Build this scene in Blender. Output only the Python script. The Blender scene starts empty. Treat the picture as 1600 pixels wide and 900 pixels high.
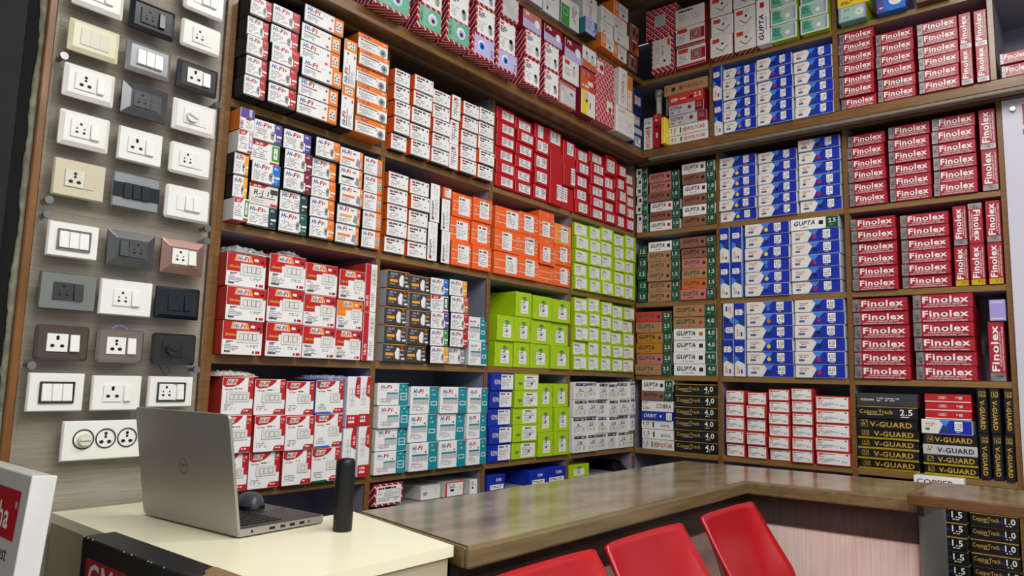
import bpy, bmesh, math, random
from mathutils import Matrix, Vector

# ------------------------------------------------------------------ camera, world, lights, exposure
SC = bpy.context.scene
COL = SC.collection
EYE = 1.30                                    # eye height above the shop floor (m)

cam_d = bpy.data.cameras.new('camera')
cam = bpy.data.objects.new('camera', cam_d)
COL.objects.link(cam)
cam_d.sensor_width = 36.0
cam_d.lens = 36.0 * 1137.78 / 1600.0
cam_d.clip_start = 0.02
YAW, PITCH, ROLL = (math.radians(a) for a in (39.444, 7.059, 1.463))
_f = Vector((math.cos(PITCH) * math.cos(YAW), math.cos(PITCH) * math.sin(YAW), math.sin(PITCH)))
_r = Vector((math.sin(YAW), -math.cos(YAW), 0.0))
_u = _r.cross(_f)
_r2 = _r * math.cos(ROLL) + _u * math.sin(ROLL)
_u2 = _u * math.cos(ROLL) - _r * math.sin(ROLL)
cam.matrix_world = Matrix((( _r2.x, _u2.x, -_f.x, -3.4885), (_r2.y, _u2.y, -_f.y, -2.0), (_r2.z, _u2.z, -_f.z, EYE), (0, 0, 0, 1)))
SC.camera = cam

world = bpy.data.worlds.new('shop_world')
SC.world = world
world.use_nodes = True
world.node_tree.nodes['Background'].inputs[0].default_value = (0.92, 0.96, 1.0, 1)
world.node_tree.nodes['Background'].inputs[1].default_value = 0.29

def area_light(name, loc, size, size_y, energy, color=(1, 0.98, 0.95), rot=(0, 0, 0)):
    d = bpy.data.lights.new(name, 'AREA')
    d.shape = 'RECTANGLE'; d.size = size; d.size_y = size_y; d.energy = energy; d.color = color
    o = bpy.data.objects.new(name, d); COL.objects.link(o)
    o.location = loc; o.rotation_euler = rot
    return o
# ceiling LED battens of the shop (all hang just below the ceiling)
area_light('ceiling_batten_light', (-1.60, -1.60, 3.32), 1.3, 0.22, 20)
area_light('ceiling_batten_light', (-2.70, -2.20, 3.32), 1.3, 0.22, 26)
area_light('ceiling_batten_light', (-3.90, -3.20, 3.32), 1.3, 0.30, 44)
area_light('ceiling_batten_light', (-2.40, -4.00, 3.32), 1.3, 0.30, 44)

SC.view_settings.view_transform = 'Standard'
SC.view_settings.look = 'None'
SC.view_settings.exposure = 0.60
SC.view_settings.gamma = 1.0
SC.view_settings.use_curve_mapping = False

# ------------------------------------------------------------------ materials
def lin(h):
    h = h.lstrip('#')
    c = [int(h[i:i + 2], 16) / 255 for i in (0, 2, 4)]
    return tuple(x / 12.92 if x <= 0.04045 else ((x + 0.055) / 1.055) ** 2.4 for x in c) + (1.0,)

MATS = {}
def mat(name, hexc, rough=0.45, metal=0.0, spec=0.4, noise=0.0, scale=8.0, stretch=(1, 1, 1), bump=0.0, coat=0.0, trans=0.0, hex2=None):
    if name in MATS: return MATS[name]
    m = bpy.data.materials.new(name); m.use_nodes = True
    nt = m.node_tree; b = nt.nodes['Principled BSDF']
    b.inputs['Base Color'].default_value = lin(hexc)
    b.inputs['Roughness'].default_value = rough
    b.inputs['Metallic'].default_value = metal
    b.inputs['Specular IOR Level'].default_value = spec
    if coat: b.inputs['Coat Weight'].default_value = coat; b.inputs['Coat Roughness'].default_value = 0.12
    if trans: b.inputs['Transmission Weight'].default_value = trans
    if noise or bump or hex2:
        tc = nt.nodes.new('ShaderNodeTexCoord'); mp = nt.nodes.new('ShaderNodeMapping')
        mp.inputs['Scale'].default_value = stretch
        nz = nt.nodes.new('ShaderNodeTexNoise'); nz.inputs['Scale'].default_value = scale; nz.inputs['Detail'].default_value = 4
        nt.links.new(tc.outputs['Object'], mp.inputs[0]); nt.links.new(mp.outputs[0], nz.inputs['Vector'])
        rp = nt.nodes.new('ShaderNodeValToRGB')
        rp.color_ramp.elements[0].position = 0.3; rp.color_ramp.elements[1].position = 0.7
        a = lin(hexc); c2 = lin(hex2) if hex2 else tuple(x * (1 - noise) for x in a[:3]) + (1,)
        rp.color_ramp.elements[0].color = c2; rp.color_ramp.elements[1].color = a
        nt.links.new(nz.outputs[0], rp.inputs[0]); nt.links.new(rp.outputs[0], b.inputs['Base Color'])
        if bump:
            bp = nt.nodes.new('ShaderNodeBump'); bp.inputs['Strength'].default_value = bump; bp.inputs['Distance'].default_value = 0.002
            nt.links.new(nz.outputs[0], bp.inputs['Height']); nt.links.new(bp.outputs[0], b.inputs['Normal'])
    MATS[name] = m
    return m

def stripe_mat(name, h1, h2, freq, width, rough=0.35, cross=False):
    """diagonal printed stripes in the carton's own coordinates"""
    if name in MATS: return MATS[name]
    m = bpy.data.materials.new(name); m.use_nodes = True
    nt = m.node_tree; b = nt.nodes['Principled BSDF']; b.inputs['Roughness'].default_value = rough
    tc = nt.nodes.new('ShaderNodeTexCoord'); sp = nt.nodes.new('ShaderNodeSeparateXYZ'); nt.links.new(tc.outputs['Object'], sp.inputs[0])
    def op(o, a, c):
        n = nt.nodes.new('ShaderNodeMath'); n.operation = o
        for i, v in enumerate((a, c)):
            if v is None: continue
            if isinstance(v, (int, float)): n.inputs[i].default_value = v
            else: nt.links.new(v, n.inputs[i])
        return n.outputs[0]
    xy = op('ADD', sp.outputs[0], sp.outputs[1])
    s = op('LESS_THAN', op('FRACT', op('MULTIPLY', op('ADD', xy, sp.outputs[2]), freq), None), width)
    if cross:
        s2 = op('LESS_THAN', op('FRACT', op('MULTIPLY', op('SUBTRACT', xy, sp.outputs[2]), freq * 1.0), None), 0.5)
        s3 = op('LESS_THAN', op('FRACT', op('ADD', op('MULTIPLY', op('ADD', xy, sp.outputs[2]), freq), 0.45), None), 0.22)
        s = op('MAXIMUM', s, op('MULTIPLY', s2, op('MULTIPLY', s3, 0.6)))
    mx = nt.nodes.new('ShaderNodeMix'); mx.data_type = 'RGBA'
    mx.inputs[6].default_value = lin(h1); mx.inputs[7].default_value = lin(h2)
    nt.links.new(s, mx.inputs[0]); nt.links.new(mx.outputs[2], b.inputs['Base Color'])
    MATS[name] = m
    return m

C = {'white': '#E9E9E8', 'offwhite': '#DEDCD6', 'black': '#121215', 'ink': '#1B1B20', 'grey': '#8E9094', 'lgrey': '#B9BBBE', 'dgrey': '#4A4A4C',
     'red': '#B81B23', 'crimson': '#A2182C', 'maroon': '#7E1A30', 'orange': '#EE7A1E', 'amber': '#F0A11E', 'rust': '#C4622C', 'yellow': '#EBCB2A',
     'blue': '#1F6FCF', 'royal': '#0A2AA6', 'sky': '#3C7FE0', 'navy': '#15265E', 'indigo': '#122FA0', 'purple': '#544495', 'lilac': '#9C93CF', 'lav': '#B9B2DE',
     'teal': '#0E8793', 'dteal': '#0A6470', 'pine': '#1F5A4E', 'green': '#3F9140', 'dgreen': '#0F4D37', 'lime': '#A8CC12', 'dlime': '#84A90C', 'mint': '#5FAE90', 'pmint': '#A3C4B6', 'gapshade': '#1A1512',
     'slate': '#2A3F48', 'charcoal': '#3A3B3D', 'kraft': '#A8845C', 'brown': '#6B4A38', 'pink': '#B9716A', 'tan': '#8A5B47', 'clay': '#A87A58', 'ochre': '#B4761F',
     'gold': '#D3A33A', 'orange2': '#EF6626', 'orange3': '#F28E35', 'beige': '#D9CFB8', 'redgm': '#B9141C', 'hiblue': '#1C3F98', 'redbox': '#C23A30', 'brick': '#8E3A2C'}
def P(c):
    """printed-carton material of a palette colour"""
    if c == 'foil': return mat('foil_print', '#9C9B9C', 0.42, 0.6, noise=0.55, scale=45)
    if c == 'goldfoil': return mat('gold_foil_print', '#E0C21F', 0.3, 0.6, noise=0.3, scale=30)
    if c == 'goldlet': return mat('gold_lettering', '#D9AE4A', 0.35, 0.35)
    if c == 'stripes': return stripe_mat('red_white_stripe_carton', C['crimson'], '#E6D8D8', 36, 0.22)
    if c == 'diamonds': return stripe_mat('red_diamond_carton', '#B3182E', '#F0E4E4', 30, 0.15, cross=True)
    if c == 'shrink': return mat('glossy_shrink_wrap', '#D9D9DA', 0.12, 0.1, noise=0.3, scale=25, bump=0.4)
    return mat('print_' + c, C[c], 0.38, spec=0.45)

# ------------------------------------------------------------------ mesh helpers
def link(name, me, parent=None, loc=(0, 0, 0), rot=(0, 0, 0)):
    o = bpy.data.objects.new(name, me); COL.objects.link(o)
    if parent is not None: o.parent = parent
    o.location = loc; o.rotation_euler = rot
    return o
def tag(o, label=None, cat=None, group=None, kind=None):
    if label: o['label'] = label
    if cat: o['category'] = cat
    if group: o['group'] = group
    if kind: o['kind'] = kind
    return o
def empty(name, loc=(0, 0, 0), rz=0.0):
    o = bpy.data.objects.new(name, None); COL.objects.link(o); o.location = loc; o.rotation_euler = (0, 0, rz)
    o.empty_display_size = 0.05
    return o
def to_mesh(bm, name, mats, smooth=False):
    me = bpy.data.meshes.new(name); bm.to_mesh(me); bm.free()
    for m in (mats if isinstance(mats, (list, tuple)) else [mats]): me.materials.append(m)
    if smooth:
        for p in me.polygons: p.use_smooth = True
    return me
def box_bm(x0, x1, y0, y1, z0, z1, bev=0.0, seg=1, bm=None):
    own = bm is None
    b = bmesh.new()
    bmesh.ops.create_cube(b, size=1.0)
    for v in b.verts:
        v.co = Vector(((x0 + x1) / 2 + v.co.x * (x1 - x0), (y0 + y1) / 2 + v.co.y * (y1 - y0), (z0 + z1) / 2 + v.co.z * (z1 - z0)))
    if bev: bmesh.ops.bevel(b, geom=b.edges[:], offset=bev, segments=seg, affect='EDGES', profile=0.5)
    if own: return b
    tmp = bpy.data.meshes.new('tmp'); b.to_mesh(tmp); b.free(); bm.from_mesh(tmp); bpy.data.meshes.remove(tmp)
    return bm
def box(name, x0, x1, y0, y1, z0, z1, m, parent=None, bev=0.0, seg=1):
    x0, x1 = min(x0, x1), max(x0, x1); y0, y1 = min(y0, y1), max(y0, y1); z0, z1 = min(z0, z1), max(z0, z1)
    cx, cy, cz = (x0 + x1) / 2, (y0 + y1) / 2, (z0 + z1) / 2
    me = to_mesh(box_bm(x0 - cx, x1 - cx, y0 - cy, y1 - cy, z0 - cz, z1 - cz, bev, seg), name, m)
    return link(name, me, parent, (cx, cy, cz))
def cyl_bm(r, h, seg=24, axis='Z', r2=None, bm=None, loc=(0, 0, 0)):
    b = bm or bmesh.new()
    M = Matrix.Translation(loc)
    if axis == 'Y': M = M @ Matrix.Rotation(math.pi / 2, 4, 'X')
    if axis == 'X': M = M @ Matrix.Rotation(math.pi / 2, 4, 'Y')
    bmesh.ops.create_cone(b, cap_ends=True, segments=seg, radius1=r, radius2=r if r2 is None else r2, depth=h, matrix=M)
    return b
def tube_bm(pts, r, seg=8):
    bm = bmesh.new(); rings = []
    for i, p in enumerate(pts):
        p = Vector(p); a = Vector(pts[max(0, i - 1)]); c = Vector(pts[min(len(pts) - 1, i + 1)])
        t = (c - a).normalized(); n = t.cross(Vector((0.3, 0.2, 1))).normalized(); q = t.cross(n)
        rings.append([bm.verts.new(p + (n * math.cos(k * 2 * math.pi / seg) + q * math.sin(k * 2 * math.pi / seg)) * r) for k in range(seg)])
    for a, c in zip(rings, rings[1:]):
        for k in range(seg): bm.faces.new((a[k], a[(k + 1) % seg], c[(k + 1) % seg], c[k]))
    bm.faces.new(rings[0][::-1]); bm.faces.new(rings[-1])
    return bm
def lathe_bm(prof, seg=32):
    bm = bmesh.new(); rings = []
    for r, z in prof:
        rings.append([bm.verts.new((r * math.cos(k * 2 * math.pi / seg), r * math.sin(k * 2 * math.pi / seg), z)) for k in range(seg)])
    for a, c in zip(rings, rings[1:]):
        for k in range(seg): bm.faces.new((a[k], a[(k + 1) % seg], c[(k + 1) % seg], c[k]))
    bm.faces.new(rings[0][::-1]); bm.faces.new(rings[-1])
    return bm

# ------------------------------------------------------------------ flat print: lettering and panels
TXT = {}
def glyphs(s, bold=0.0):
    key = (s, bold)
    if key in TXT: return TXT[key]
    cu = bpy.data.curves.new('lettering_tmp', 'FONT'); cu.body = s; cu.size = 1.0; cu.resolution_u = 2
    cu.offset = bold * .55; cu.space_character = 1.0 + bold * 2.2; cu.fill_mode = 'FRONT'
    ob = bpy.data.objects.new('lettering_tmp', cu); COL.objects.link(ob)
    bpy.context.view_layer.update()
    me = ob.evaluated_get(bpy.context.evaluated_depsgraph_get()).to_mesh()
    vs = [(v.co.x, v.co.y) for v in me.vertices]
    fs = [tuple(p.vertices) for p in me.polygons]
    bpy.data.objects.remove(ob); bpy.data.curves.remove(cu)
    out = []
    for f in fs:                                   # make every polygon face the viewer
        a = sum(vs[f[i]][0] * vs[f[(i + 1) % len(f)]][1] - vs[f[(i + 1) % len(f)]][0] * vs[f[i]][1] for i in range(len(f)))
        out.append(f if a > 0 else f[::-1])
    x0 = min(v[0] for v in vs); x1 = max(v[0] for v in vs)
    TXT[key] = ([(x - x0, y) for x, y in vs], out, x1 - x0)
    return TXT[key]
CAP = 0.70                                         # capital height of the built-in face at size 1

class Face:
    """draws flat print on the front of a carton of w x h metres; coordinates are fractions of the face"""
    def __init__(s, w, h, seed=0):
        s.w, s.h = w, h; s.parts = {}; s.n = 0; s.rng = random.Random(seed)
    def poly(s, part, col, pts):
        s.n += 1
        if part == 'lettering': part = 'printed_mark'
        if part in ('colour_band', 'label', 'print_panel', 'logo_flare', 'foil_end', 'size_band'): part = (part, s.n)
        s.parts.setdefault(part, []).append((col, [((x - .5) * s.w, (y - .5) * s.h) for x, y in pts], [tuple(range(len(pts)))], s.n))
    def r(s, part, col, x0, y0, x1, y1): s.poly(part, col, [(x0, y0), (x1, y0), (x1, y1), (x0, y1)])
    def frame(s, part, col, x0, y0, x1, y1, t):
        tx, ty = t / s.w, t / s.h
        s.n += 1
        for q in ((x0, y0, x1, y0 + ty), (x0, y1 - ty, x1, y1), (x0, y0 + ty, x0 + tx, y1 - ty), (x1 - tx, y0 + ty, x1, y1 - ty)):
            s.n -= 1; s.r(part, col, *q)
    def c(s, part, col, x, y, rad, n=14, sx=1.0):
        k = rad * s.h
        s.poly(part, col, [(x + k * sx * math.cos(i * 2 * math.pi / n) / s.w, y + k * math.sin(i * 2 * math.pi / n) / s.h) for i in range(n)])
    def t(s, part, col, txt, x, y, hh, maxw=None, bold=0.015, shear=0.0, rot=0):
        """text with its lower left at (x, y), capital height hh (fraction of face height)"""
        vs, fs, wd = glyphs(txt, bold)
        k = hh * s.h / CAP; kx = k
        if maxw and wd * k > maxw * s.w: kx = maxw * s.w / wd
        elif maxw and wd * k < maxw * s.w * 0.94: kx = k * min(2.2, maxw * s.w * 0.94 / (wd * k))
        X, Y = (x - .5) * s.w, (y - .5) * s.h
        pts = []
        for a, b in vs:
            px, py = a * kx + b * k * shear, b * k
            if rot == 1: px, py = -py, px
            if rot == -1: px, py = py, -px
            pts.append((X + px, Y + py))
        s.n += 1
        s.parts.setdefault((part, s.n) if part == 'lettering' else part, []).append((col, pts, fs, s.n))
        return wd * kx / s.w
    def dash(s, part, col, x0, y0, x1, y1, rows, fill=0.62, fullness=0.8):
        """rows of unreadably small print"""
        if part != 'picture': part = 'fine_print'
        dh = (y1 - y0) / rows; s.n += 1; base = s.n
        for i in range(rows):
            y = y1 - (i + 1) * dh; x = x0; end = x0 + (x1 - x0) * s.rng.uniform(0.55, 1.0)
            while x < end:
                l = s.rng.uniform(0.05, 0.16) * (x1 - x0)
                if s.rng.random() < fullness: s.n = base - 1; s.r(part, col, x, y + dh * (1 - fill), min(x + l, end), y + dh)
                x += l + 0.02 * (x1 - x0)
        s.n = base
    def arc(s, part, col, x, y, rad, a0, a1, t, n=10):
        k = rad * s.h
        o = []; i_ = []
        for i in range(n + 1):
            a = a0 + (a1 - a0) * i / n
            o.append((x + k * math.cos(a) / s.w, y + k * math.sin(a) / s.h)); i_.append((x + (k - t) * math.cos(a) / s.w, y + (k - t) * math.sin(a) / s.h))
        s.n += 1; b = s.n
        for i in range(n):
            s.n = b - 1; s.poly(part, col, [i_[i], o[i], o[i + 1], i_[i + 1]])
        s.n = b
    def meshes(s, depth):
        out = []
        for part, prims in s.parts.items():
            V, F, MI, cols = [], [], [], []
            for col, pts, fs, n in prims:
                if col not in cols: cols.append(col)
                b = len(V); y = -depth / 2 - 0.0003 - 0.00008 * n
                V += [(px, y, pz) for px, pz in pts]
                for f in fs: F.append(tuple(b + i for i in f)); MI.append(cols.index(col))
            part = part if isinstance(part, str) else part[0]
            me = bpy.data.meshes.new(part); me.from_pydata(V, [], F)
            for c_ in cols: me.materials.append(P(c_))
            me.polygons.foreach_set('material_index', MI); me.update()
            out.append((part, me))
        return out

def carton_mesh(w, h, d, front, side, top, bev=0.0017):
    bm = box_bm(-w / 2, w / 2, -d / 2, d / 2, -h / 2, h / 2, bev)
    for f in bm.faces:
        n = f.normal
        f.material_index = 0 if n.y < -0.6 else (2 if abs(n.z) > 0.6 else 1)
    return to_mesh(bm, 'carton', [P(front), P(side), P(top)])

# ------------------------------------------------------------------ carton designs (front print); each returns (front, side, top) colours
DOT = {'k': 'ink', 'r': 'red', 'y': 'yellow', 'o': 'ochre', 'g': 'dgreen', 'b': 'navy', 'B': 'blue', 'w': 'white'}
L_, T_, I_ = 'label', 'lettering', 'picture'

def hifi(f, x, y, hh, mw, c1='hiblue', c2='red'):
    f.t(T_, c1, 'Hi-', x, y, hh, mw * .5, 0.06, 0.2)
    f.t(T_, c2, 'Fi', x + mw * .56, y, hh, mw * .42, 0.06, 0.2)

def D_fin(f, size, v):
    e = 'goldfoil' if v == 2 else 'foil'
    f.r('foil_end', e, 0.0, .02, .135, .98)
    f.t(T_, 'ink', size, .105, .2, .22, rot=1, bold=.01)
    tw = f.t(T_, 'white', 'Finolex', .165, .40, .46, .82, 0.05)
    wt = glyphs('Finolex', .05)[2]; wo = glyphs('o', .05)[2]; wf = glyphs('Fino', .05)[2]
    f.c('punch_hole', 'ink', .165 + tw * (wf - wo / 2) / wt, .40 + .46 * .375, .085)
    f.r('edge_gap_shade', 'gapshade', 0, 0, 1, .025)  # dark strip paints the shaded gap under each box
    f.t(T_, 'white', 'FLAME RETARDANT (FR) PVC', .25, .23, .10, .62, .01)
    f.t(T_, 'white', 'INSULATED INDUSTRIAL CABLES', .18, .07, .10, .78, .01)
    return 'crimson', 'crimson', 'crimson'
def D_anc(f, size, c):
    f.poly('print_panel', 'royal', [(.33, 0), (1, 0), (1, 1), (.36, 1), (.435, .68)])
    f.poly('print_panel', 'sky', [(.36, 1), (.58, 1), (.49, .56), (.435, .68)])
    f.c('punch_hole', DOT[c], .49, .42, .17)
    f.r(L_, 'white', .665, .26, .82, .93)
    f.t(T_, 'ink', size, .68, .50, .30, .125, .005)
    f.dash(T_, 'ink', .69, .32, .80, .42, 1)
    f.t(T_, 'red', 'ANCHOR', .08, .66, .14, .2, .0)
    f.dash(T_, 'redbox', .10, .50, .24, .60, 1)
    f.dash(T_, 'hiblue', .08, .24, .22, .42, 1, .9, 1)
    f.dash(T_, 'white', .70, .12, .80, .2, 1)
    f.r('edge_gap_shade', 'grey', 0, 0, 1, .035)  # grey strip puts the shade of the gap below into the print
    return 'offwhite', 'white', 'sky'
GB = {'w': 'white', 't': 'tan', 'p': 'pink', 'c': 'clay', 'o': 'rust', 'y': 'ochre', 'r': 'redbox'}
def D_gup(f, b, size, c):
    g = 'ink' if b in 'wyt' else 'dgreen'
    f.r('size_band', 'dgreen', .745, 0, 1, 1)
    f.t(T_, g, 'GUPTA', .06, .42, .38, .46, 0.055, 0.2)
    f.dash(T_, 'grey' if b == 'w' else 'brown', .22, .12, .48, .26, 1)
    if b == 'w': f.r('punch_hole', DOT[c], .60, .36, .69, .72)
    else: f.c('punch_hole', DOT[c], .65, .5, .17)
    f.t(T_, 'white', size, .80, .45, .36, .16, 0.02)
    f.dash(T_, 'mint', .81, .15, .92, .3, 1)
    return GB[b], 'white' if b == 'w' else 'dgreen', GB[b]
def D_gue(f, size, c):
    f.r('size_band', 'dgreen', .52, 0, 1, 1)
    f.r('punch_hole', DOT[c], .2, .3, .42, .7)
    f.t(T_, 'white', size, .62, .4, .34, .3, .02)
    return 'offwhite', 'dgreen', 'dgreen'
def D_gue2(f, size):
    f.t(T_, 'white', size, .3, .3, .4, .6, .02)
    return 'dgreen', 'dgreen', 'dgreen'
def D_cop(f, size):
    f.t(T_, 'goldlet', 'CopperTrack', .05, .42, .32, .56, 0.02)
    f.dash(T_, 'lgrey', .18, .27, .55, .36, 1)
    f.c('punch_hole', 'navy', .655, .5, .15)
    f.t(T_, 'white', size, .72, .36, .46, .22, 0.03)
    f.dash(T_, 'white', .74, .14, .88, .26, 1)
    f.r('gold_line', 'gold', 0, .955, 1, 1)
    return 'black', 'black', 'kraft'
def D_vgd(f, size, v):
    ink = 'ink' if v == 'w' else 'goldlet'
    f.frame('size_box', 'yellow' if v == 'w' else 'goldlet', .07, .38 if v == 's' else .2, .19, .92, .0014)
    f.t(T_, ink, size, .095, .62, .24, .09, .01)
    f.dash(T_, ink, .085, .42 if v == 's' else .28, .18, .56, 1)
    x0 = .27 if v != 'g' else .22
    f.t(T_, ink, 'V-GUARD', x0, .36 if v == 's' else .26, .5, .96 - x0, 0.045)
    if v == 's': f.r('gold_strip', 'goldfoil', 0, 0, 1, .2)
    return ('lgrey' if v == 'w' else 'black'), 'black', ('lgrey' if v == 'w' else 'charcoal')
def D_pol(f, size):
    f.t(T_, 'ink', size, .04, .42, .40, .16, .005)
    f.dash(T_, 'grey', .05, .1, .22, .32, 2)
    f.r('punch_hole', 'ink', .30, .2, .335, .8)
    f.c(T_, 'red', .44, .5, .28); f.c(T_, 'white', .44, .5, .2); f.c(T_, 'red', .44, .5, .12)
    f.t(T_, 'red', 'POLYCAB', .52, .3, .42, .43, .02)
    return 'offwhite', 'offwhite', 'white'
def D_finp(f, size):
    f.t(T_, 'white', size, .05, .3, .4, .18, .02); f.c('punch_hole', 'ink', .38, .5, .2); f.dash(T_, 'white', .5, .3, .95, .7, 1)
    return 'red', 'red', 'red'
def D_son(f):
    f.r('print_panel', 'maroon', .76, 0, 1, 1)
    f.t(T_, 'ink', 'SONA', .04, .52, .36, .34, .02, .2)
    f.t(T_, 'maroon', 'FR', .04, .12, .24, .12, .03)
    f.dash(T_, 'red', .2, .14, .4, .3, 1)
    f.c('punch_hole', 'maroon', .6, .55, .2)
    f.dash(T_, 'pink', .8, .3, .95, .8, 2)
    return 'lgrey', 'maroon', 'lgrey'
def D_gmr2(f, size):
    f.t(T_, 'white', 'GM', .06, .36, .32, .16, .03, .2); f.dash(T_, 'white', .24, .38, .58, .55, 1)
    f.c('punch_hole', 'ink', .66, .5, .16); f.t(T_, 'white', size, .75, .4, .4, .2, .02)
    return 'redbox', 'red', 'red'
def D_hav(f):
    f.dash(T_, 'brown', .04, .2, .1, .8, 3); f.c('punch_hole', 'ink', .22, .5, .2); f.c(T_, 'brick', .40, .5, .22, 6)
    f.t(T_, 'brick', 'HAVELLS', .47, .32, .36, .45, .02)
    return 'kraft', 'kraft', 'kraft'
def D_eti(f, size):
    f.t(T_, 'ink', size, .06, .4, .42, .2, .015); f.dash(T_, 'grey', .07, .12, .25, .3, 2)
    f.r('punch_hole', 'ink', .36, .22, .41, .78); f.t(T_, 'dgrey', 'etira', .62, .28, .42, .3, 0)
    return 'white', 'offwhite', 'white'
def D_orb(f):
    f.t(T_, 'white', 'ORBIT', .08, .3, .44, .42, .03, .25); f.poly(T_, 'white', [(.6, .5), (.67, .28), (.67, .72)])
    f.r(L_, 'white', .82, .04, 1, .96); f.t(T_, 'indigo', '1.0', .85, .3, .4, .13, .01)
    return 'indigo', 'indigo', 'indigo'
def D_cob(f):
    for i in range(3): f.poly(T_, 'red', [(.02, .62 + i * .12), (.22, .74 + i * .09), (.22, .77 + i * .09), (.02, .66 + i * .12)])
    f.t(T_, 'ink', 'COBRA', .48, .32, .40, .48, .02); f.dash(T_, 'redbox', .04, .15, .3, .45, 3)
    return 'white', 'offwhite', 'white'
def D_wrd(f):
    f.r(L_, 'white', .035, .07, .965, .93)
    f.r(T_, 'redbox', .07, .76, .2, .88); f.dash(T_, 'ink', .22, .77, .6, .86, 1); f.dash(T_, 'redbox', .07, .55, .35, .72, 2)
    f.dash(T_, 'grey', .07, .2, .7, .5, 4); f.r(T_, 'maroon', .86, .78, .92, .88); f.c(T_, 'dgrey', .76, .32, .05); f.dash(T_, 'grey', .8, .24, .92, .34, 1)
    return 'redbox', 'redbox', 'redbox'
def D_vid(f):
    f.t(T_, 'white', 'VIDIAN', .06, .40, .17, .24, .02); f.dash(T_, 'lgrey', .34, .3, .45, .68, 2); f.dash(T_, 'lgrey', .48, .34, .78, .66, 2)
    return 'charcoal', 'maroon', 'dgrey'
def D_gmr3(f):
    f.r(T_, 'white', 0, .0, 1, .12); f.frame(T_, 'white', .3, .42, .47, .75, .001); f.t(T_, 'white', 'GM', .335, .48, .2, .1, .02); f.r(T_, 'lgrey', .74, .4, .82, .75)
    f.dash(T_, 'white', .68, .45, .74, .7, 1)
    return 'red', 'red', 'red'
def D_hif(f, c, pic='switch'):
    if pic == 'card':
        f.r('colour_band', c, .0, .55, 1, 1); hx = ('rot',)
        f.r(I_, 'lgrey', .6, .62, .8, 1); f.r(I_, 'brown', .38, .48, .75, .66); f.dash(I_, 'lgrey', .4, .08, .95, .42, 6)
        f.t(T_, 'hiblue', 'Hi-', .22, .05, .16, None, .03, 0, 1); f.t(T_, 'red', 'Fi', .22, .27, .16, None, .03, 0, 1)
        return 'white', 'orange', 'ink'
    f.r('colour_band', c, .71, 0, 1, 1)
    hifi(f, .05, .70, .21, .46)
    f.dash(T_, 'grey', .05, .10, .56, .60, 6, .4, .7)
    f.dash(T_, 'dgrey', .52, .72, .62, .86, 2)
    if pic == 'switch':
        f.poly(I_, 'grey', [(.60, .22), (.72, .16), (.74, .55), (.64, .62), (.58, .48)]); f.poly(I_, 'white', [(.70, .14), (.77, .10), (.77, .5), (.73, .55)])
        f.c(I_, 'brown', .655, .42, .06)
    elif pic == 'plate':
        f.frame(I_, 'grey', .52, .24, .7, .62, .0012); f.r(I_, 'lgrey', .56, .32, .66, .54)
    elif pic == 'socket':
        f.r(I_, 'lgrey', .74, .25, .94, .7)
        for px, py in ((.84, .6), (.79, .48), (.89, .48), (.8, .35), (.88, .35)): f.c(I_, 'ink', px, py, .035, 8)
    if pic != 'socket': f.r(T_, 'white', .80, .36, .98, .46); f.dash(T_, 'white', .80, .15, .95, .25, 1)
    f.dash(T_, 'white', .76, .78, .92, .9, 2); f.r('edge_gap_shade', 'ink', 0, 0, 1, .035); f.r('edge_gap_shade', 'ink', .985, 0, 1, 1)  # black tray edges, drawn to deepen the shaded gaps as well
    return 'white', 'ink', 'ink'
def D_hio(f, v):
    f.r('colour_band', 'orange', .86, 0, 1, 1)
    hifi(f, .05, .70, .21, .42); f.dash(T_, 'dgrey', .54, .74, .8, .84, 1); f.r('edge_gap_shade', 'ink', 0, 0, 1, .035)
    f.r('print_panel', {'o': 'orange', 'a': 'amber', 'k': 'ink'}[v], .08, .40, .62, .52); f.dash(T_, 'grey', .06, .1, .6, .34, 4, .4)
    f.poly(I_, 'grey', [(.68, .2), (.86, .12), (.88, .5), (.74, .6)]); f.poly(I_, 'lgrey', [(.84, .1), (.93, .06), (.94, .42), (.88, .5)])
    f.dash(T_, 'white', .88, .7, .98, .9, 2)
    return 'white', 'ink', 'ink'
def D_soc(f):
    f.r('colour_band', 'orange', .75, 0, 1, 1)
    f.r('edge_gap_shade', 'ink', 0, 0, 1, .035); hifi(f, .05, .66, .25, .33); f.dash(T_, 'dgrey', .05, .48, .5, .58, 1); f.dash(T_, 'grey', .05, .12, .5, .42, 4, .4); f.dash(T_, 'dgrey', .48, .7, .62, .8, 1)
    f.r(T_, 'brown', .67, .66, .71, .8); f.dash(T_, 'red', .62, .12, .74, .24, 1, .9, 1)
    f.r(I_, 'offwhite', .80, .2, .955, .82)
    for px, py in ((.878, .68), (.835, .52), (.92, .52), (.845, .35), (.91, .35)): f.c(I_, 'ink', px, py, .055, 8)
    return 'white', 'ink', 'ink'
def D_otop(f):
    f.r('colour_band', 'orange', 0, .70, 1, 1); hifi(f, .14, .76, .17, .26, 'hiblue', 'brick'); f.dash(T_, 'white', .8, .78, .95, .9, 1)
    f.dash(T_, 'dgrey', .05, .52, .7, .64, 1); f.dash(T_, 'grey', .05, .08, .6, .46, 5, .4)
    f.r('edge_gap_shade', 'ink', 0, 0, 1, .03); f.c(I_, 'grey', .83, .3, .24); f.c(I_, 'dgrey', .83, .3, .1); f.dash(T_, 'ink', .66, .4, .72, .52, 1)
    return 'white', 'orange', 'orange'
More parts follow.
